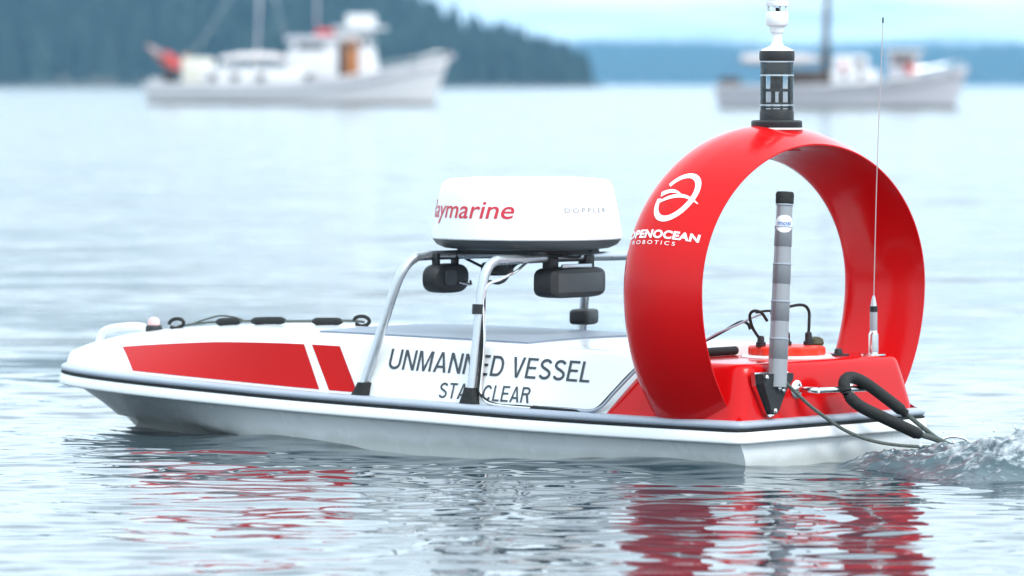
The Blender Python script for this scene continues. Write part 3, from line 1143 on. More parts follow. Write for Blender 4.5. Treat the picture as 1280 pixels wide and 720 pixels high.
for y in (.06, -.10):
    MB().box((.958, y, .515), (.03, .04, .05), bev=.004).build('bracket', M['black'], lb)
MB().box((.93, -.022, .508), (.01, .13, .016), bev=.003).build('top_plate', M['alu'], lb)
MB().box((.915, -.022, .464), (.004, .20, .055), bev=.002).build('rear_plate', M['radarbase'], lb)
sp_ = capsule((1.158, -.335, .350), .105, .046, .06, M['black'], boat, 'spot_light', R(20), .2)
MB().tube([(1.178, -.372, .336), (1.175, -.370, .364)], .019, 14, smooth_n=0).build('clamp', M['black'], sp_)

# ---- wiring on the frames
def wire(pts, r, m=None, name='wire', n=8):
    return MB().tube(pts, r, 8, smooth_n=n).build(name, m or M['rubber'], boat)
wire([(1.02, .05, .545), (1.0, .12, .528), (.975, .20, .515), (.955, .26, .480), (.95, .30, .470), (.955, .335, .475), (.955, .352, .455), (.948, .362, .40), (.944, .376, .30), (.942, .386, .22), (.935, .398, .175), (.905, .404, .150), (.86, .405, .138), (.78, .404, .137), (.66, .404, .135), (.555, .404, .133)], .0045)
wire([(1.03, .02, .55), (.99, .10, .535), (.95, .18, .522), (.93, .25, .500), (.935, .31, .480), (.948, .346, .465), (.95, .360, .42), (.934, .376, .30), (.934, .388, .21), (.926, .400, .165), (.890, .408, .142), (.82, .409, .136), (.74, .408, .134)], .0038, M['steel'])
wire([(.74, .398, .137), (.62, .398, .136), (.54, .402, .135), (.50, .408, .146), (.46, .404, .182), (.42, .392, .225), (.385, .384, .258), (.37, .36, .285)], .0045)
wire([(.72, .402, .136), (.60, .402, .135), (.53, .408, .135), (.485, .412, .150), (.445, .408, .188), (.405, .396, .23), (.375, .385, .262)], .0045, M['rail'])
wire([(.985, .14, .535), (.96, .10, .545), (.93, .05, .54), (.945, -.05, .535), (.98, -.10, .55)], .004)
wire([(1.245, .10, .53), (1.20, .06, .50), (1.12, .10, .49), (1.03, .16, .50), (.975, .22, .52)], .004)

# ---- stern fittings: hatch, connectors, cables
HX, HY, HZ_ = .19, -.03, .277
fl = MB().lathe([(.125, -.004), (.127, .002), (.122, .007), (.105, .008)], (HX, HY, HZ_), 48).build('hatch', M['white'], boat)
rows = []
for h, rr in ((.006, .100), (.010, .103), (.026, .103), (.031, .098), (.033, .085)):
    rows.append([(HX + (rr + .004 * math.cos(12 * a)) * math.cos(a), HY + (rr + .004 * math.cos(12 * a)) * math.sin(a), HZ_ + h) for a in [2 * math.pi * k / 96 for k in range(96)]])
MB().grid(rows, close_u=True, cap=True).build('hatch_cover', M['hatch'], fl)
conn = []
for px_, py_, hh in ((.205, .002, .030), (.185, -.022, .034), (.150, -.075, .034), (.215, .055, .026)):
    MB().lathe([(.013, 0), (.014, .004), (.014, .012), (.010, .014), (.0095, hh), (.006, hh + .004)], (px_, py_, HZ_ + .031), 16).build('connector', M['black'], fl)
MB().lathe([(.022, 0), (.025, .006), (.022, .018), (.010, .024)], (.150, -.105, HZ_ + .031), 20).build('connector', mat('olive_cap', (.05, .05, .02), .5), fl)
wire([(.205, .002, .335), (.20, -.002, .36), (.195, .01, .385), (.20, -.02, .398), (.215, .02, .405), (.22, .07, .402)], .0035)
wire([(.150, -.075, .335), (.150, -.078, .375), (.152, -.078, .405), (.160, -.060, .420), (.18, -.02, .415), (.20, .03, .398)], .0042)
wire([(.215, .055, .325), (.22, .085, .36), (.215, .105, .395), (.20, .105, .408), (.19, .085, .402), (.19, .06, .38)], .0042)
wire([(.37, .16, .312), (.33, .15, .325), (.29, .12, .352), (.25, .10, .376), (.245, .075, .370), (.24, .07, .355)], .0042)
wire([(.37, .17, .310), (.34, .165, .318), (.30, .14, .345), (.26, .115, .365), (.22, .08, .39), (.20, .06, .40)], .003, M['rail'])
MB().tube([(.36, .20, .290), (.36, -.02, .290)], .012, 12, smooth_n=0).build('deck_pipe', M['rubber'], boat)
sb = MB().lathe([(.030, 0), (.030, .004), (.012, .006), (.010, .018), (.002, .020)], (.14, -.20, .277), 24).build('deck_plug', M['black'], boat)

# ---- whip antenna
wa = MB().lathe([(.034, 0), (.034, .004), (.016, .006)], (.075, -.275, .277), 28).build('whip_antenna', M['steel'], boat)
MB().lathe([(.013, 0), (.014, .01), (.014, .055), (.011, .058), (.0105, .064)], (.075, -.275, .281), 20).build('ferrule', M['steel'], wa)
MB().lathe([(.0105, 0), (.0105, .052), (.009, .055)], (.075, -.275, .345), 20).build('coil', M['tube'], wa)
MB().lathe([(.0112, 0), (.0112, .016)], (.075, -.275, .397), 20).build('band', M['black'], wa)
MB().lathe([(.009, 0), (.006, .018), (.003, .03)], (.075, -.275, .412), 16).build('tip_cone', M['alu'], wa)
MB().tube([(.075, -.275, .43), (.066, -.276, .80), (.050, -.278, 1.195)], .0013, 6).build('rod', mat('pale_fibreglass', (.45, .40, .40), .5), wa)
MB().tube([(.050, -.278, 1.195), (.0497, -.278, 1.210)], .0022, 6, smooth_n=0).build('rod_tip', M['black'], wa)

# ---- sensor wand on its bracket
tri = [(.012, .338, .252), (.012, .335, .225), (.012, .300, .150), (.012, .288, .142), (.012, .272, .146), (.012, .235, .205), (.012, .205, .235), (.012, .205, .250)]
bk = MB().prism(tri, (-1, 0, 0), .022).build('wand_bracket', M['black'], boat, smooth=False)
MB().prism([(.026, .348, .256), (.024, .345, .22), (.018, .308, .146), (.018, .29, .134), (.018, .270, .14), (.022, .20, .23), (.026, .20, .254)], (-1, 0, 0), .014).build('back_plate', M['steel'], bk, smooth=False)
for y, z in ((.326, .243), (.288, .152), (.252, .206), (.270, .212)):
    MB().lathe([(.007, 0), (.007, .004), (.003, .007)], (-.010, y, z), 12, axis=(-1, 0, 0)).build('bolt', M['steel'], bk)
w0, w1 = Vector((-.004, .270, .215)), Vector((.008, .222, .735))
wd_ = (w1 - w0)
axw = wd_.normalized()
wand = MB().lathe([(.026, 0), (.0255, .10), (.0235, .30), (.0215, wd_.length - .02), (.0215, wd_.length)], w0, 24, axis=axw).build('sensor_wand', M['tube'], boat)
zz = .075
for k, ln in enumerate((.052, .050, .050, .050, .050, .050, .050, .06, .03)):
    if k in (0, 2, 4, 6):
        rr = lerp(.0262, .0222, zz / .52)
        MB().lathe([(rr, 0), (rr + .0006, .001), (rr + .0003, ln - .001), (rr - .0006, ln)], w0 + axw * zz, 24, axis=axw).build('dark_segment', M['tubedark'], wand)
    else:
        rr = lerp(.0258, .0218, zz / .52)
        MB().lathe([(rr, 0), (rr + .0022, .001), (rr + .0022, .004), (rr, .005)], w0 + axw * zz, 24, axis=axw).build('joint_ring', M['rail'], wand)
    zz += ln
MB().lathe([(.023, -.030), (.0245, -.028), (.0250, -.004), (.022, .002), (.008, .003)], w1, 24, axis=axw).build('cap', M['rubber'], wand)
# oval label wrapped on the wand
la = (Vector((0, 0, CAM_H)) - BOAT)
la = Vector((la.dot(FW), la.dot(PT), 0)).normalized()
lb_ = axw.cross(la).normalized()
lc = w0 + axw * (wd_.length - .083)
def wand_map(gx, gy, lift=.0012):
    a = gx / .0225
    rr = lerp(.0262, .0222, (wd_.length - .083 + gy) / .52) + lift
    return lc + axw * gy + (la * math.cos(a) + lb_ * math.sin(a)) * rr
mbv, mbf = [wand_map(.002, 0)], []
for ri, q in enumerate((.35, .7, 1.0)):
    for k in range(28):
        a = 2 * math.pi * k / 28
        mbv.append(wand_map(.002 + .027 * q * math.cos(a), .0235 * q * math.sin(a)))
for k in range(28):
    mbf.append((0, 1 + k, 1 + (k + 1) % 28))
    for ri in range(2):
        b0 = 1 + ri * 28
        mbf.append((b0 + k, b0 + 28 + k, b0 + 28 + (k + 1) % 28, b0 + (k + 1) % 28))
MB().add(mbv, mbf).build('label', M['whiteink'], wand)
T = text_mesh('mosi', 1.0, .02, 0, 1.0, 1.0, .2)
wdt = max(p[0] for p in T[0])
mapped('lettering', T, lambda gx, gy: wand_map(.002 + (gx / wdt - .5) * .036, -.004 + gy * .019, .002), M['blueink'], wand)

# ---- stern grab handle
gh = MB().tube([(.03, .150, .203), (-.022, .150, .203), (-.040, .140, .202), (-.045, .12, .202), (-.045, -.062, .198), (-.040, -.082, .198), (-.022, -.092, .198), (.035, -.092, .198)], .0085, 12, smooth_n=5).build('stern_handle', M['steel'], boat)
for y in (.150, -.092):
    MB().lathe([(.025, 0), (.025, .004), (.020, .007), (.010, .008)], (.024, y, .203 if y > 0 else .198), 24, axis=(-1, 0, 0)).build('base_plate', M['steel'], gh)

# ------------------------------------------------------------------ loose lines (their own things)
def bpt(p):
    q = BOAT + FW * p[0] + PT * p[1]
    return Vector((q.x, q.y, p[2]))
def local_thing(name, loc, label, cat):
    o = empty(name, bpt(loc), R(140))
    return tag(o, label, cat), Vector(loc)
def ltube(pts, r, name, m, root, org, n=8, seg=10):
    return MB().tube([Vector(p) - org for p in pts], r, seg, smooth_n=n).build(name, m, root)

# foam-sleeved tow strop looped round the stern handle
ts, og = local_thing('tow_strop', (-.06, -.05, .20), 'black foam sleeved rope strop looped over the steel stern handle', 'rope')
sl_pts = [(-.140, -.195, .070), (-.130, -.145, .090), (-.112, -.070, .120), (-.085, .005, .155), (-.062, .035, .188), (-.050, .030, .219), (-.045, -.005, .231), (-.058, -.05, .216), (-.085, -.105, .176), (-.115, -.165, .128)]
ltube(sl_pts[:5], lambda t: .0165 if .06 < t < .94 else .013, 'sleeve', M['rubber'], ts, og, seg=14)
ltube(sl_pts[4:], lambda t: .0165 if .04 < t < .96 else .012, 'sleeve', M['rubber'], ts, og, seg=14)
M['rope'] = mat('grey_green_rope', (.10, .115, .105), .9, var=.35, vscale=120, bump=.6, bscale=200)
ltube([(-.115, -.165, .128), (-.145, -.21, .086), (-.165, -.25, .055), (-.180, -.275, .042)], .0065, 'rope', M['rope'], ts, og)
ltube([(-.138, -.185, .074), (-.165, -.240, .056), (-.185, -.285, .036), (-.23, -.36, .018), (-.32, -.5, -.02)], .0085, 'rope', M['rope'], ts, og)
ltube([(-.165, -.25, .052), (-.185, -.275, .062), (-.21, -.30, .058), (-.215, -.315, .045), (-.19, -.29, .036)], .0035, 'shackle', M['steel'], ts, og)

tl, og = local_thing('tether_cable', (-.01, .26, .23), 'thin dark cable sagging from the wand bracket down into the wake', 'cable')
ltube([(-.012, .272, .246), (-.03, .215, .195), (-.05, .15, .145), (-.075, .06, .092), (-.10, -.03, .060), (-.13, -.12, .044), (-.17, -.22, .036), (-.23, -.33, .030), (-.32, -.45, .022), (-.42, -.58, -.01)], .0048, 'line', M['rope'], tl, og)

# bridle lying on the foredeck
bl, og = local_thing('tow_bridle', (2.1, .03, .30), 'black tow bridle with foam floats lying along the white foredeck', 'rope')
def dk(x, y, up):
    return (x, y, deck_z(x, y) + up)
def by(x):
    return .035 + .018 * math.sin(x * 7.0) - .05 * (2.1 - x)
def bp_(x, up):
    return dk(x, by(x), up)
ltube([bp_(x, u) for x, u in ((2.43, .006), (2.36, .009), (2.28, .012), (2.18, .011), (2.08, .012), (1.96, .011), (1.86, .013), (1.76, .015), (1.71, .012))], .0038, 'rope', M['rope'], bl, og)
for xa_, xb_ in ((2.265, 2.165), (2.115, 1.985), (1.885, 1.785)):
    ltube([bp_(xa_, .011), bp_((xa_ + xb_) / 2, .012), bp_(xb_, .012)], lambda t: .0115 * min(1, .5 + 5 * min(t, 1 - t)), 'float', M['rubber'], bl, og, seg=14)
for x in (2.435, 1.715):
    y = by(x)
    pts = [dk(x + .030 * math.cos(a), y + .004, .015 + .014 * math.sin(a)) for a in [2 * math.pi * k / 10 * .88 for k in range(11)]]
    ltube(pts, .0055, 'snap_hook', M['rubber'], bl, og, n=4)
ltube([bp_(2.37, .010), bp_(2.31, .022), bp_(2.25, .030), bp_(2.19, .024), bp_(2.15, .014)], .0028, 'rope', M['rope'], bl, og)

# ------------------------------------------------------------------ churned wake behind the transom
def fbm(p, o=4):
    s, a, f = 0.0, 1.0, 1.0
    for _ in range(o):
        s += a * (1 - 2 * abs(mnoise.noise(p * f)))
        a *= .55
        f *= 2.07
    return s
def smooth(a, b, t):
    t = min(1, max(0, (t - a) / (b - a)))
    return t * t * (3 - 2 * t)
wx = np.arange(-2.2, .10, .0095)
wy = np.arange(-.78, .62, .0095)
rows = []
for x in wx:
    r_ = []
    for y in wy:
        tx = -x
        half = .34 + .12 * min(1, max(0, tx)) + .13 * mnoise.noise(Vector((x * 4.3, .7 if y > 0 else 5.7, 2.2))) + .05 * mnoise.noise(Vector((x * 13, y * 3, 8.2)))
        e = 1 - smooth(half * .15, half, abs(y + .03 + .05 * tx))
        e *= smooth(-.03, .26, tx)
        e2 = e * (1 - .5 * smooth(.9, 2.2, tx))
        p = Vector((x * 11, y * 13, 0.3))
        lump = min(1, max(0, .5 + 1.1 * mnoise.noise(Vector((x * 4.6 + 4, y * 5.2, 1.7)))))
        lump2 = .5 + .5 * mnoise.noise(Vector((x * 13 + 2, y * 14, 6.1)))
        hump = .020 + .012 * smooth(.1, .5, tx) + .044 * math.exp(-((tx - .56) / .22) ** 2 - ((y + .04) / .17) ** 2) + .03 * math.exp(-((tx - 1.15) / .35) ** 2 - ((y + .06) / .22) ** 2)
        n = fbm(p, 3)
        n2 = fbm(Vector((x * 34, y * 34, 5.5)), 2)
        z = e2 * (hump * (.25 + .85 * lump + .45 * lump2) + .018 * n * (.25 + .9 * lump) + .003 * n2) - .022 * (1 - e) ** 2
        d = Vector((mnoise.noise(p * 1.7 + Vector((9, 0, 0))), mnoise.noise(p * 1.7 + Vector((0, 9, 0))), 0)) * .02 * e
        r_.append((x + d.x, y + d.y, z))
    rows.append(r_)
def foam_mat():
    m = bpy.data.materials.new('churned_water')
    m.use_nodes = True
    t = m.node_tree
    b = t.nodes['Principled BSDF']
    b.inputs['IOR'].default_value = 1.333
    c = t.nodes.new('ShaderNodeTexCoord')
    n = t.nodes.new('ShaderNodeTexNoise')
    n.inputs['Scale'].default_value = 30
    n.inputs['Detail'].default_value = 12
    n.inputs['Roughness'].default_value = .62
    t.links.new(c.outputs['Object'], n.inputs['Vector'])
    ge = t.nodes.new('ShaderNodeSeparateXYZ')
    t.links.new(c.outputs['Object'], ge.inputs[0])
    ad = t.nodes.new('ShaderNodeMath')
    ad.operation = 'MULTIPLY_ADD'
    ad.inputs[1].default_value = 2.2
    t.links.new(ge.outputs['Z'], ad.inputs[0])
    t.links.new(n.outputs['Fac'], ad.inputs[2])
    cr_ = t.nodes.new('ShaderNodeValToRGB')
    cr_.color_ramp.elements[0].position = .58
    cr_.color_ramp.elements[0].color = (0, 0, 0, 1)
    cr_.color_ramp.elements[1].position = .90
    cr_.color_ramp.elements[1].color = (1, 1, 1, 1)
    t.links.new(ad.outputs[0], cr_.inputs['Fac'])
    mxn = t.nodes.new('ShaderNodeMixRGB')
    mxn.inputs['Color1'].default_value = (.06, .095, .11, 1)
    mxn.inputs['Color2'].default_value = (.66, .70, .72, 1)
    t.links.new(cr_.outputs['Color'], mxn.inputs['Fac'])
    t.links.new(mxn.outputs['Color'], b.inputs['Base Color'])
    mr = t.nodes.new('ShaderNodeMapRange')
    mr.inputs['To Min'].default_value = .05
    mr.inputs['To Max'].default_value = .55
    t.links.new(cr_.outputs['Color'], mr.inputs['Value'])
    t.links.new(mr.outputs[0], b.inputs['Roughness'])
    bp = t.nodes.new('ShaderNodeBump')
    bp.inputs['Strength'].default_value = .7
    bp.inputs['Distance'].default_value = .006
    t.links.new(n.outputs['Fac'], bp.inputs['Height'])
    t.links.new(bp.outputs['Normal'], b.inputs['Normal'])
    return m
M['foam'] = foam_mat()
wk = MB().grid(rows).build('wake', M['foam'], fix=False)
wk.location = BOAT
wk.rotation_euler = (0, 0, R(140))
tag(wk, 'churned foamy grey water of the wake at the boat transom', 'wake', kind='stuff')
# thrown droplets
mb = MB()
rd = random.Random(21)
for _ in range(90):
    tx = .25 + abs(rd.gauss(.35, .22))
    y = rd.gauss(-.04, .13)
    z = .02 + abs(rd.gauss(0, .045)) * math.exp(-((tx - .55) / .4) ** 2) + .02
    rr = rd.uniform(.0012, .0045) * (1 if rd.random() < .85 else 1.6)
    o_ = rd.random() * 6
    v = [(-tx + rr * a, y + rr * b_, z + rr * c_) for a, b_, c_ in ((1, 0, 0), (0, 1, 0), (-1, 0, 0), (0, -1, 0), (0, 0, 1.1), (0, 0, -1.2))]
    mb.add(v, [(0, 1, 4), (1, 2, 4), (2, 3, 4), (3, 0, 4), (1, 0, 5), (2, 1, 5), (3, 2, 5), (0, 3, 5)])
spy = mb.build('spray', mat('spray_drops', (.7, .75, .78), .15, var=.1), fix=False)
spy.location = BOAT
spy.rotation_euler = (0, 0, R(140))
tag(spy, 'small droplets of spray thrown up over the churned wake', 'spray', kind='stuff')

# ------------------------------------------------------------------ two moored boats far behind (local: x forward from the stern, z up)
def ship_hull(L, beam, sheer, rake, stern_rake, m, root, tr=.35):
    """sheer: table of (x, deck height)"""
    rows = []
    n = 40
    for i in range(n + 1):
        t = i / n
        x = L * t
        f = min(1, ((1 - t) / .42)) if t > .58 else 1
        hb_ = beam / 2 * (math.sin(f * math.pi / 2) ** .85) * (lerp(.82, 1, min(1, t / .25)))
        zs = spl(x, sheer)
        sec = []
        for j in range(9):
            v = j / 8
            y = hb_ * (lerp(.80, 1.0, v ** .7) if t < .6 else lerp(lerp(.80, .35, (t - .6) / .4), 1, v ** .8))
            z = lerp(-.35, zs, v)
            xx = x - rake * (1 - v) * t ** 6 + stern_rake * (1 - v) * (1 - t) ** 8
            sec.append((xx, y, z))
        rows.append(sec + [(a, -b_, c) for a, b_, c in sec[::-1]])
    mb = MB().grid(rows)
    mb.f.append(tuple(range(len(rows[0]))))
    for i in range(n):
        a = i * 18
        mb.f.append((a + 8, a + 9, a + 18 + 9, a + 18 + 8))
    o = mb.build('hull', m, root, angle=40)
    # dark hull band standing in for the shading along the waterline
    for s in (1, -1):
        lo = [(r_[2 if s > 0 else 15][0], r_[2 if s > 0 else 15][1] * 1.012, -.02) for r_ in rows]
        hi_ = [(r_[3 if s > 0 else 14][0], r_[3 if s > 0 else 14][1] * 1.012, .16) for r_ in rows]
        MB().grid([lo, hi_]).build('waterline_shade', M['strake'], root)
    return o
def strake(L, beam, sheer, dz, root, m, rr=.05):
    for s in (1, -1):
        pts = []
        for i in range(25):
            t = i / 24 * .985
            f = min(1, ((1 - t) / .42)) if t > .58 else 1
            hb_ = beam / 2 * (math.sin(f * math.pi / 2) ** .85) * (lerp(.82, 1, min(1, t / .25)))
            pts.append((L * t, s * (hb_ + .01), spl(L * t, sheer) - dz))
        MB().tube(pts, rr, 6, smooth_n=0).build('rubbing_strake', m, root)
def part(root, name, m, c, s, bev=.04, rot=None):
    return MB().box(c, s, bev=bev, rot=rot).build(name, m, root, angle=30)
def wins(root, xs_, z, w_, h_, y, frame='twhite'):
    for x in xs_:
        for s in (1, -1):
            f_ = part(root, 'window', M[frame], (x, s * y, z), (w_ + .1, .05, h_ + .1), .02)
            part(f_, 'pane', M['window'], (x, s * (y + .02), z), (w_, .05, h_), .01)

# --- trawler with the red flag
D = 252.0
K = F_PX / D
xw = (187 - 640) / K
t1 = empty('trawler', (xw, D, 0), R(-6))
tag(t1, 'white wooden trawler with wood door wheelhouse and red flag at its stern', 'boat', 'boats moored off the wooded shore')
L1 = 377 / K
def X1(px):
    return (px - 187) / K
def H1(row):
    return (132.5 - row) / K
SH1 = [(0, H1(106)), (X1(300), H1(107)), (X1(400), H1(103)), (X1(470), H1(92)), (X1(520), H1(82)), (L1, H1(73))]
ship_hull(L1, 3.8, SH1, .9, .2, M['twhite'], t1)
strake(L1, 3.8, SH1, .35, t1, M['tgrey'])
strake(L1, 3.8, SH1, .02, t1, M['twhite'], .06)
part(t1, 'aft_cabin', M['cream'], (X1(248), 0, (H1(74) + H1(108)) / 2), (X1(264) - X1(232), 2.2, H1(74) - H1(108)), .08)
part(t1, 'aft_door', M['wood'], (X1(231), .2, (H1(70) + H1(106)) / 2), (.22, .9, H1(70) - H1(106)), .03)
part(t1, 'trunk_cabin', M['twhite'], (X1(325), 0, (H1(86) + H1(110)) / 2), (X1(392) - X1(258), 2.5, H1(86) - H1(110)), .1)
wins(t1, [X1(272), X1(300), X1(333), X1(392)], H1(98), .42, .34, 1.26)
cv = MB()
rows = []
for i in range(9):
    x = lerp(X1(280), X1(366), i / 8)
    rows.append([(x, 1.25 * math.cos(R(a)), H1(85) + (H1(67) - H1(85)) * (.55 + .45 * math.sin(R(a))) * (1 - .04 * (i % 2)) * min(1, .75 + .1 * min(i, 8 - i))) for a in range(0, 181, 15)])
cv.grid(rows, cap=True).build('canvas_cover', M['canvas'], t1)
for x in (X1(284), X1(322), X1(362)):
    for s in (1, -1):
        MB().tube([(x, s * 1.22, H1(104)), (x, s * 1.22, H1(78))], .025, 6, smooth_n=0).build('awning_post', M['steel'], t1)
wh = part(t1, 'deck_house', M['twhite'], (X1(397), 0, (H1(64) + H1(100)) / 2), (X1(430) - X1(366), 2.4, H1(64) - H1(100)), .12)
part(t1, 'deck_house_roof', M['tgrey'], (X1(396), 0, H1(51)), (X1(430) - X1(362), 2.5, .30), .1)
part(t1, 'deck_house_window', M['window'], (X1(395), 1.2, H1(60)), (1.3, .08, .22), .02)
part(t1, 'deck_house_window', M['window'], (X1(395), -1.2, H1(60)), (1.3, .08, .22), .02)
part(t1, 'deck_house_top', M['twhite'], (X1(398), 0, H1(59)), (X1(428) - X1(372), 2.3, H1(52) - H1(66)), .05)
rows = []
for z, a, b_ in ((H1(104), X1(423), X1(476)), (H1(70), X1(424), X1(470)), (H1(38), X1(426), X1(466))):
    rows.append([(a, 1.15, z), (b_ - .3, 1.15, z), (b_, .6, z), (b_, -.6, z), (b_ - .3, -1.15, z), (a, -1.15, z)])
MB().grid(rows, close_u=True, cap=True).build('wheelhouse', M['twhite'], t1, smooth=False)
part(t1, 'wheelhouse_roof', M['twhite'], (X1(452), 0, H1(37)), (X1(482) - X1(421), 2.7, .14), .05)
dr = part(t1, 'door', M['wood'], (X1(446), -1.16, (H1(51) + H1(96)) / 2), (X1(454) - X1(438), .07, H1(51) - H1(96)), .02)
part(dr, 'window_pane', M['window'], (X1(446), -1.19, H1(58)), (.34, .06, .3), .01)
part(t1, 'doorway', M['darkwood'], (X1(433), -1.16, (H1(53) + H1(96)) / 2), (X1(438) - X1(429), .05, H1(53) - H1(96)), .01)
part(t1, 'door', M['wood'], (X1(446), 1.16, (H1(51) + H1(96)) / 2), (X1(454) - X1(438), .07, H1(51) - H1(96)), .02)
for y in (-.55, 0, .55):
    part(t1, 'front_window', M['window'], (X1(467.8), y, H1(54)), (.05, .42, .45), .01, Matrix.Rotation(R(-7), 3, 'Y'))
for y in (-1.12,):
    part(t1, 'side_window', M['window'], (X1(460), y - .05, H1(54)), (.26, .05, .4), .01)
part(t1, 'flying_bridge', M['twhite'], (X1(453), 0, H1(28)), (X1(470) - X1(437), 1.6, H1(20) - H1(36)), .1)
rt = part(t1, 'roof_raft', M['boatred'], (X1(413), 0, H1(43)), (X1(430) - X1(398), 1.2, .36), .16)
MB().tube([(X1(322), 0, H1(86)), (X1(328), 0, H1(-60))], .055, 8, smooth_n=0).build('mast', M['tgrey'], t1)
MB().tube([(X1(398), 0, H1(50)), (X1(398), 0, H1(-70))], .05, 8, smooth_n=0).build('mast', M['tgrey'], t1)
MB().tube([(X1(328), 0, H1(-58)), (X1(365), 0, H1(70))], .02, 6, smooth_n=0).build('stay', M['steel'], t1)
MB().tube([(X1(328), 0, H1(-58)), (X1(240), 0, H1(72))], .02, 6, smooth_n=0).build('stay', M['steel'], t1)
part(t1, 'anchor_roller', M['tgrey'], (L1 + .05, 0, H1(72)), (.35, .12, .25), .03)
MB().tube([(X1(560), .1, H1(76)), (X1(562), .1, H1(64))], .03, 6, smooth_n=0).build('jackstaff', M['wood'], t1)
for s in (1, -1):
    pts = []
    for i in range(11):
        t = lerp(.74, .985, i / 10)
        f = min(1, ((1 - t) / .42))
        pts.append((L1 * t, s * 1.9 * math.sin(f * math.pi / 2) ** .85 * .96, spl(L1 * t, SH1) + .28))
    MB().tube(pts, .02, 6, smooth_n=0).build('bow_rail', M['steel'], t1)
ob_ = part(t1, 'outboard_motor', M['black'], (X1(210), .6, H1(97)), (.55, .4, .62), .1)
dg = MB()
rows = []
for i in range(13):
    t = i / 12
    rows.append([(X1(191), lerp(-1.2, 1.2, t), H1(103) + .28 * math.sin(t * math.pi * 2) * 0), (X1(191) + .1, lerp(-1.2, 1.2, t), H1(99)), (X1(201), lerp(-1.2, 1.2, t), H1(99)), (X1(203), lerp(-1.2, 1.2, t), H1(104))])
dg.grid(rows, cap=True).build('stern_rail_cloth', M['tgrey'], t1)
MB().tube([(X1(220), -.3, H1(100)), (X1(184), -.3, H1(56))], .03, 6, smooth_n=0).build('flag_staff', M['wood'], t1)
def flag(pts_fn, m, name):
    rows = [[pts_fn(i / 12, j / 6) for i in range(13)] for j in range(7)]
    return MB().grid(rows).build(name, m, t1)
def fl1(u, v):
    # hangs from the staff, drooping aft to forward
    a = Vector((X1(lerp(183, 205, v)), -.3, H1(lerp(57, 82, v))))
    return a + Vector((X1(187 + 34 * u) , .14 * math.sin(u * 7 + v * 2), -.45 * u))
fg = flag(fl1, M['boatred'], 'flag')
def fl2(u, v):
    p = fl1(u * .55, v * .45)
    return p + Vector((0, -.03, 0))
MB().grid([[fl2(i / 8, j / 5) for i in range(9)] for j in range(6)]).build('flag_canton', mat('faded_flag_white', (.7, .58, .6), .8), fg)

# --- second boat with the dark mast
D = 224.0
K2 = F_PX / D
t2 = empty('fishing_boat', ((893 - 640) / K2, D, 0), R(-4))
tag(t2, 'white fishing boat with tall dark mast and furled white boom cover', 'boat', 'boats moored off the wooded shore')
L2 = 316 / K2
def X2(px):
    return (px - 893) / K2
def H2(row):
    return (136.0 - row) / K2
SH2 = [(0, H2(108)), (X2(1000), H2(108)), (X2(1090), H2(103)), (X2(1150), H2(94)), (L2, H2(83))]
ship_hull(L2, 3.3, SH2, .7, .25, M['tgrey'], t2)
strake(L2, 3.3, SH2, .30, t2, M['strake'], .03)
strake(L2, 3.3, SH2, .0, t2, M['twhite'], .05)
part(t2, 'deck_box', M['darkwood'], (X2(912), .2, H2(104)), (.9, 1.2, .45), .06)
part(t2, 'winch_house', M['darkwood'], (X2(1012), 0, (H2(88) + H2(109)) / 2), (X2(1040) - X2(985), 1.6, H2(88) - H2(109)), .1)
part(t2, 'trunk_cabin', M['twhite'], (X2(1068), 0, (H2(88) + H2(110)) / 2), (X2(1100) - X2(1040), 2.0, H2(88) - H2(110)), .1)
wins(t2, [X2(1055), X2(1075)], H2(94), .26, .24, 1.0)
part(t2, 'deck_house', M['twhite'], (X2(1062), 0, (H2(70) + H2(90)) / 2), (X2(1084) - X2(1040), 1.7, H2(70) - H2(90)), .12)
part(t2, 'house_window', M['window'], (X2(1073), -.86, H2(79)), (.38, .05, .3), .02)
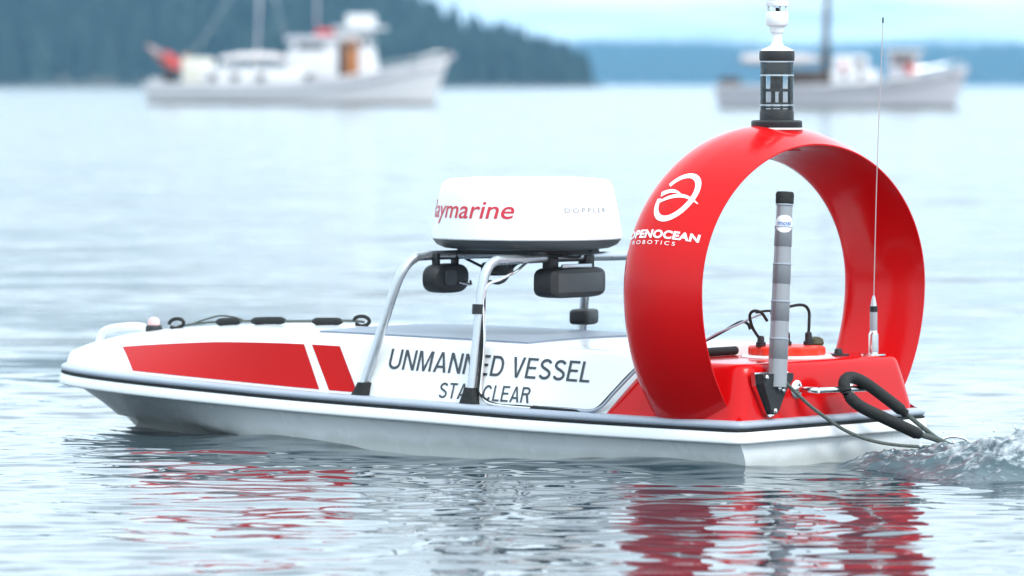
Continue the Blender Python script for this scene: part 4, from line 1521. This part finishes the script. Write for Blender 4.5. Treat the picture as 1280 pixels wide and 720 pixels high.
part(t2, 'house_window', M['boatred'], (X2(1052), -.86, H2(84)), (.2, .05, .3), .02)
fw = part(t2, 'wheelhouse', M['tgrey'], (X2(1128), 0, (H2(66) + H2(104)) / 2), (X2(1148) - X2(1108), 1.7, H2(66) - H2(104)), .12)
part(t2, 'wheelhouse_roof', M['twhite'], (X2(1129), 0, H2(64)), (X2(1152) - X2(1102), 2.0, .12), .04)
part(t2, 'wheelhouse_window', mat('dull_brown_screen', (.20, .15, .14), .5), (X2(1127), -.86, H2(76)), (.9, .05, .42), .02)
part(t2, 'life_ring', M['boatred'], (X2(1136), -.88, H2(87)), (.42, .08, .36), .03)
MB().tube([(X2(1031), 0, H2(110)), (X2(1032), 0, H2(60)), (X2(1033), 0, H2(-90))], lambda t: lerp(.19, .11, t), 10, smooth_n=3).build('mast', M['darkwood'], t2)
MB().tube([(X2(1034), 0, H2(74)), (X2(925), 0, H2(76))], .06, 8, smooth_n=0).build('boom', M['darkwood'], t2)
rows = []
for i in range(13):
    t = i / 12
    rr = .27 * math.sin(math.pi * min(1, .12 + t * .86)) ** .5
    rows.append([(X2(lerp(926, 1026, t)), rr * .8 * math.cos(a), H2(75) + rr * math.sin(a)) for a in [2 * math.pi * k / 12 for k in range(12)]])
MB().grid(rows, close_u=True, cap=True).build('boom_cover', M['canvas'], t2)
MB().tube([(X2(1033), 0, H2(-80)), (L2 - .1, 0, H2(84))], .015, 6, smooth_n=0).build('stay', M['steel'], t2)
MB().tube([(X2(1033), 0, H2(-80)), (X2(900), 0, H2(106))], .015, 6, smooth_n=0).build('stay', M['steel'], t2)
for s in (1, -1):
    MB().tube([(X2(1033), 0, H2(-60)), (X2(1020), s * 1.6, H2(106))], .015, 6, smooth_n=0).build('shroud', M['steel'], t2)
    pts = []
    for i in range(9):
        t = lerp(.78, .985, i / 8)
        f = min(1, ((1 - t) / .42))
        pts.append((L2 * t, s * 1.62 * math.sin(f * math.pi / 2) ** .85 * .95, spl(L2 * t, SH2) + .25))
    MB().tube(pts, .02, 6, smooth_n=0).build('bow_rail', M['steel'], t2)
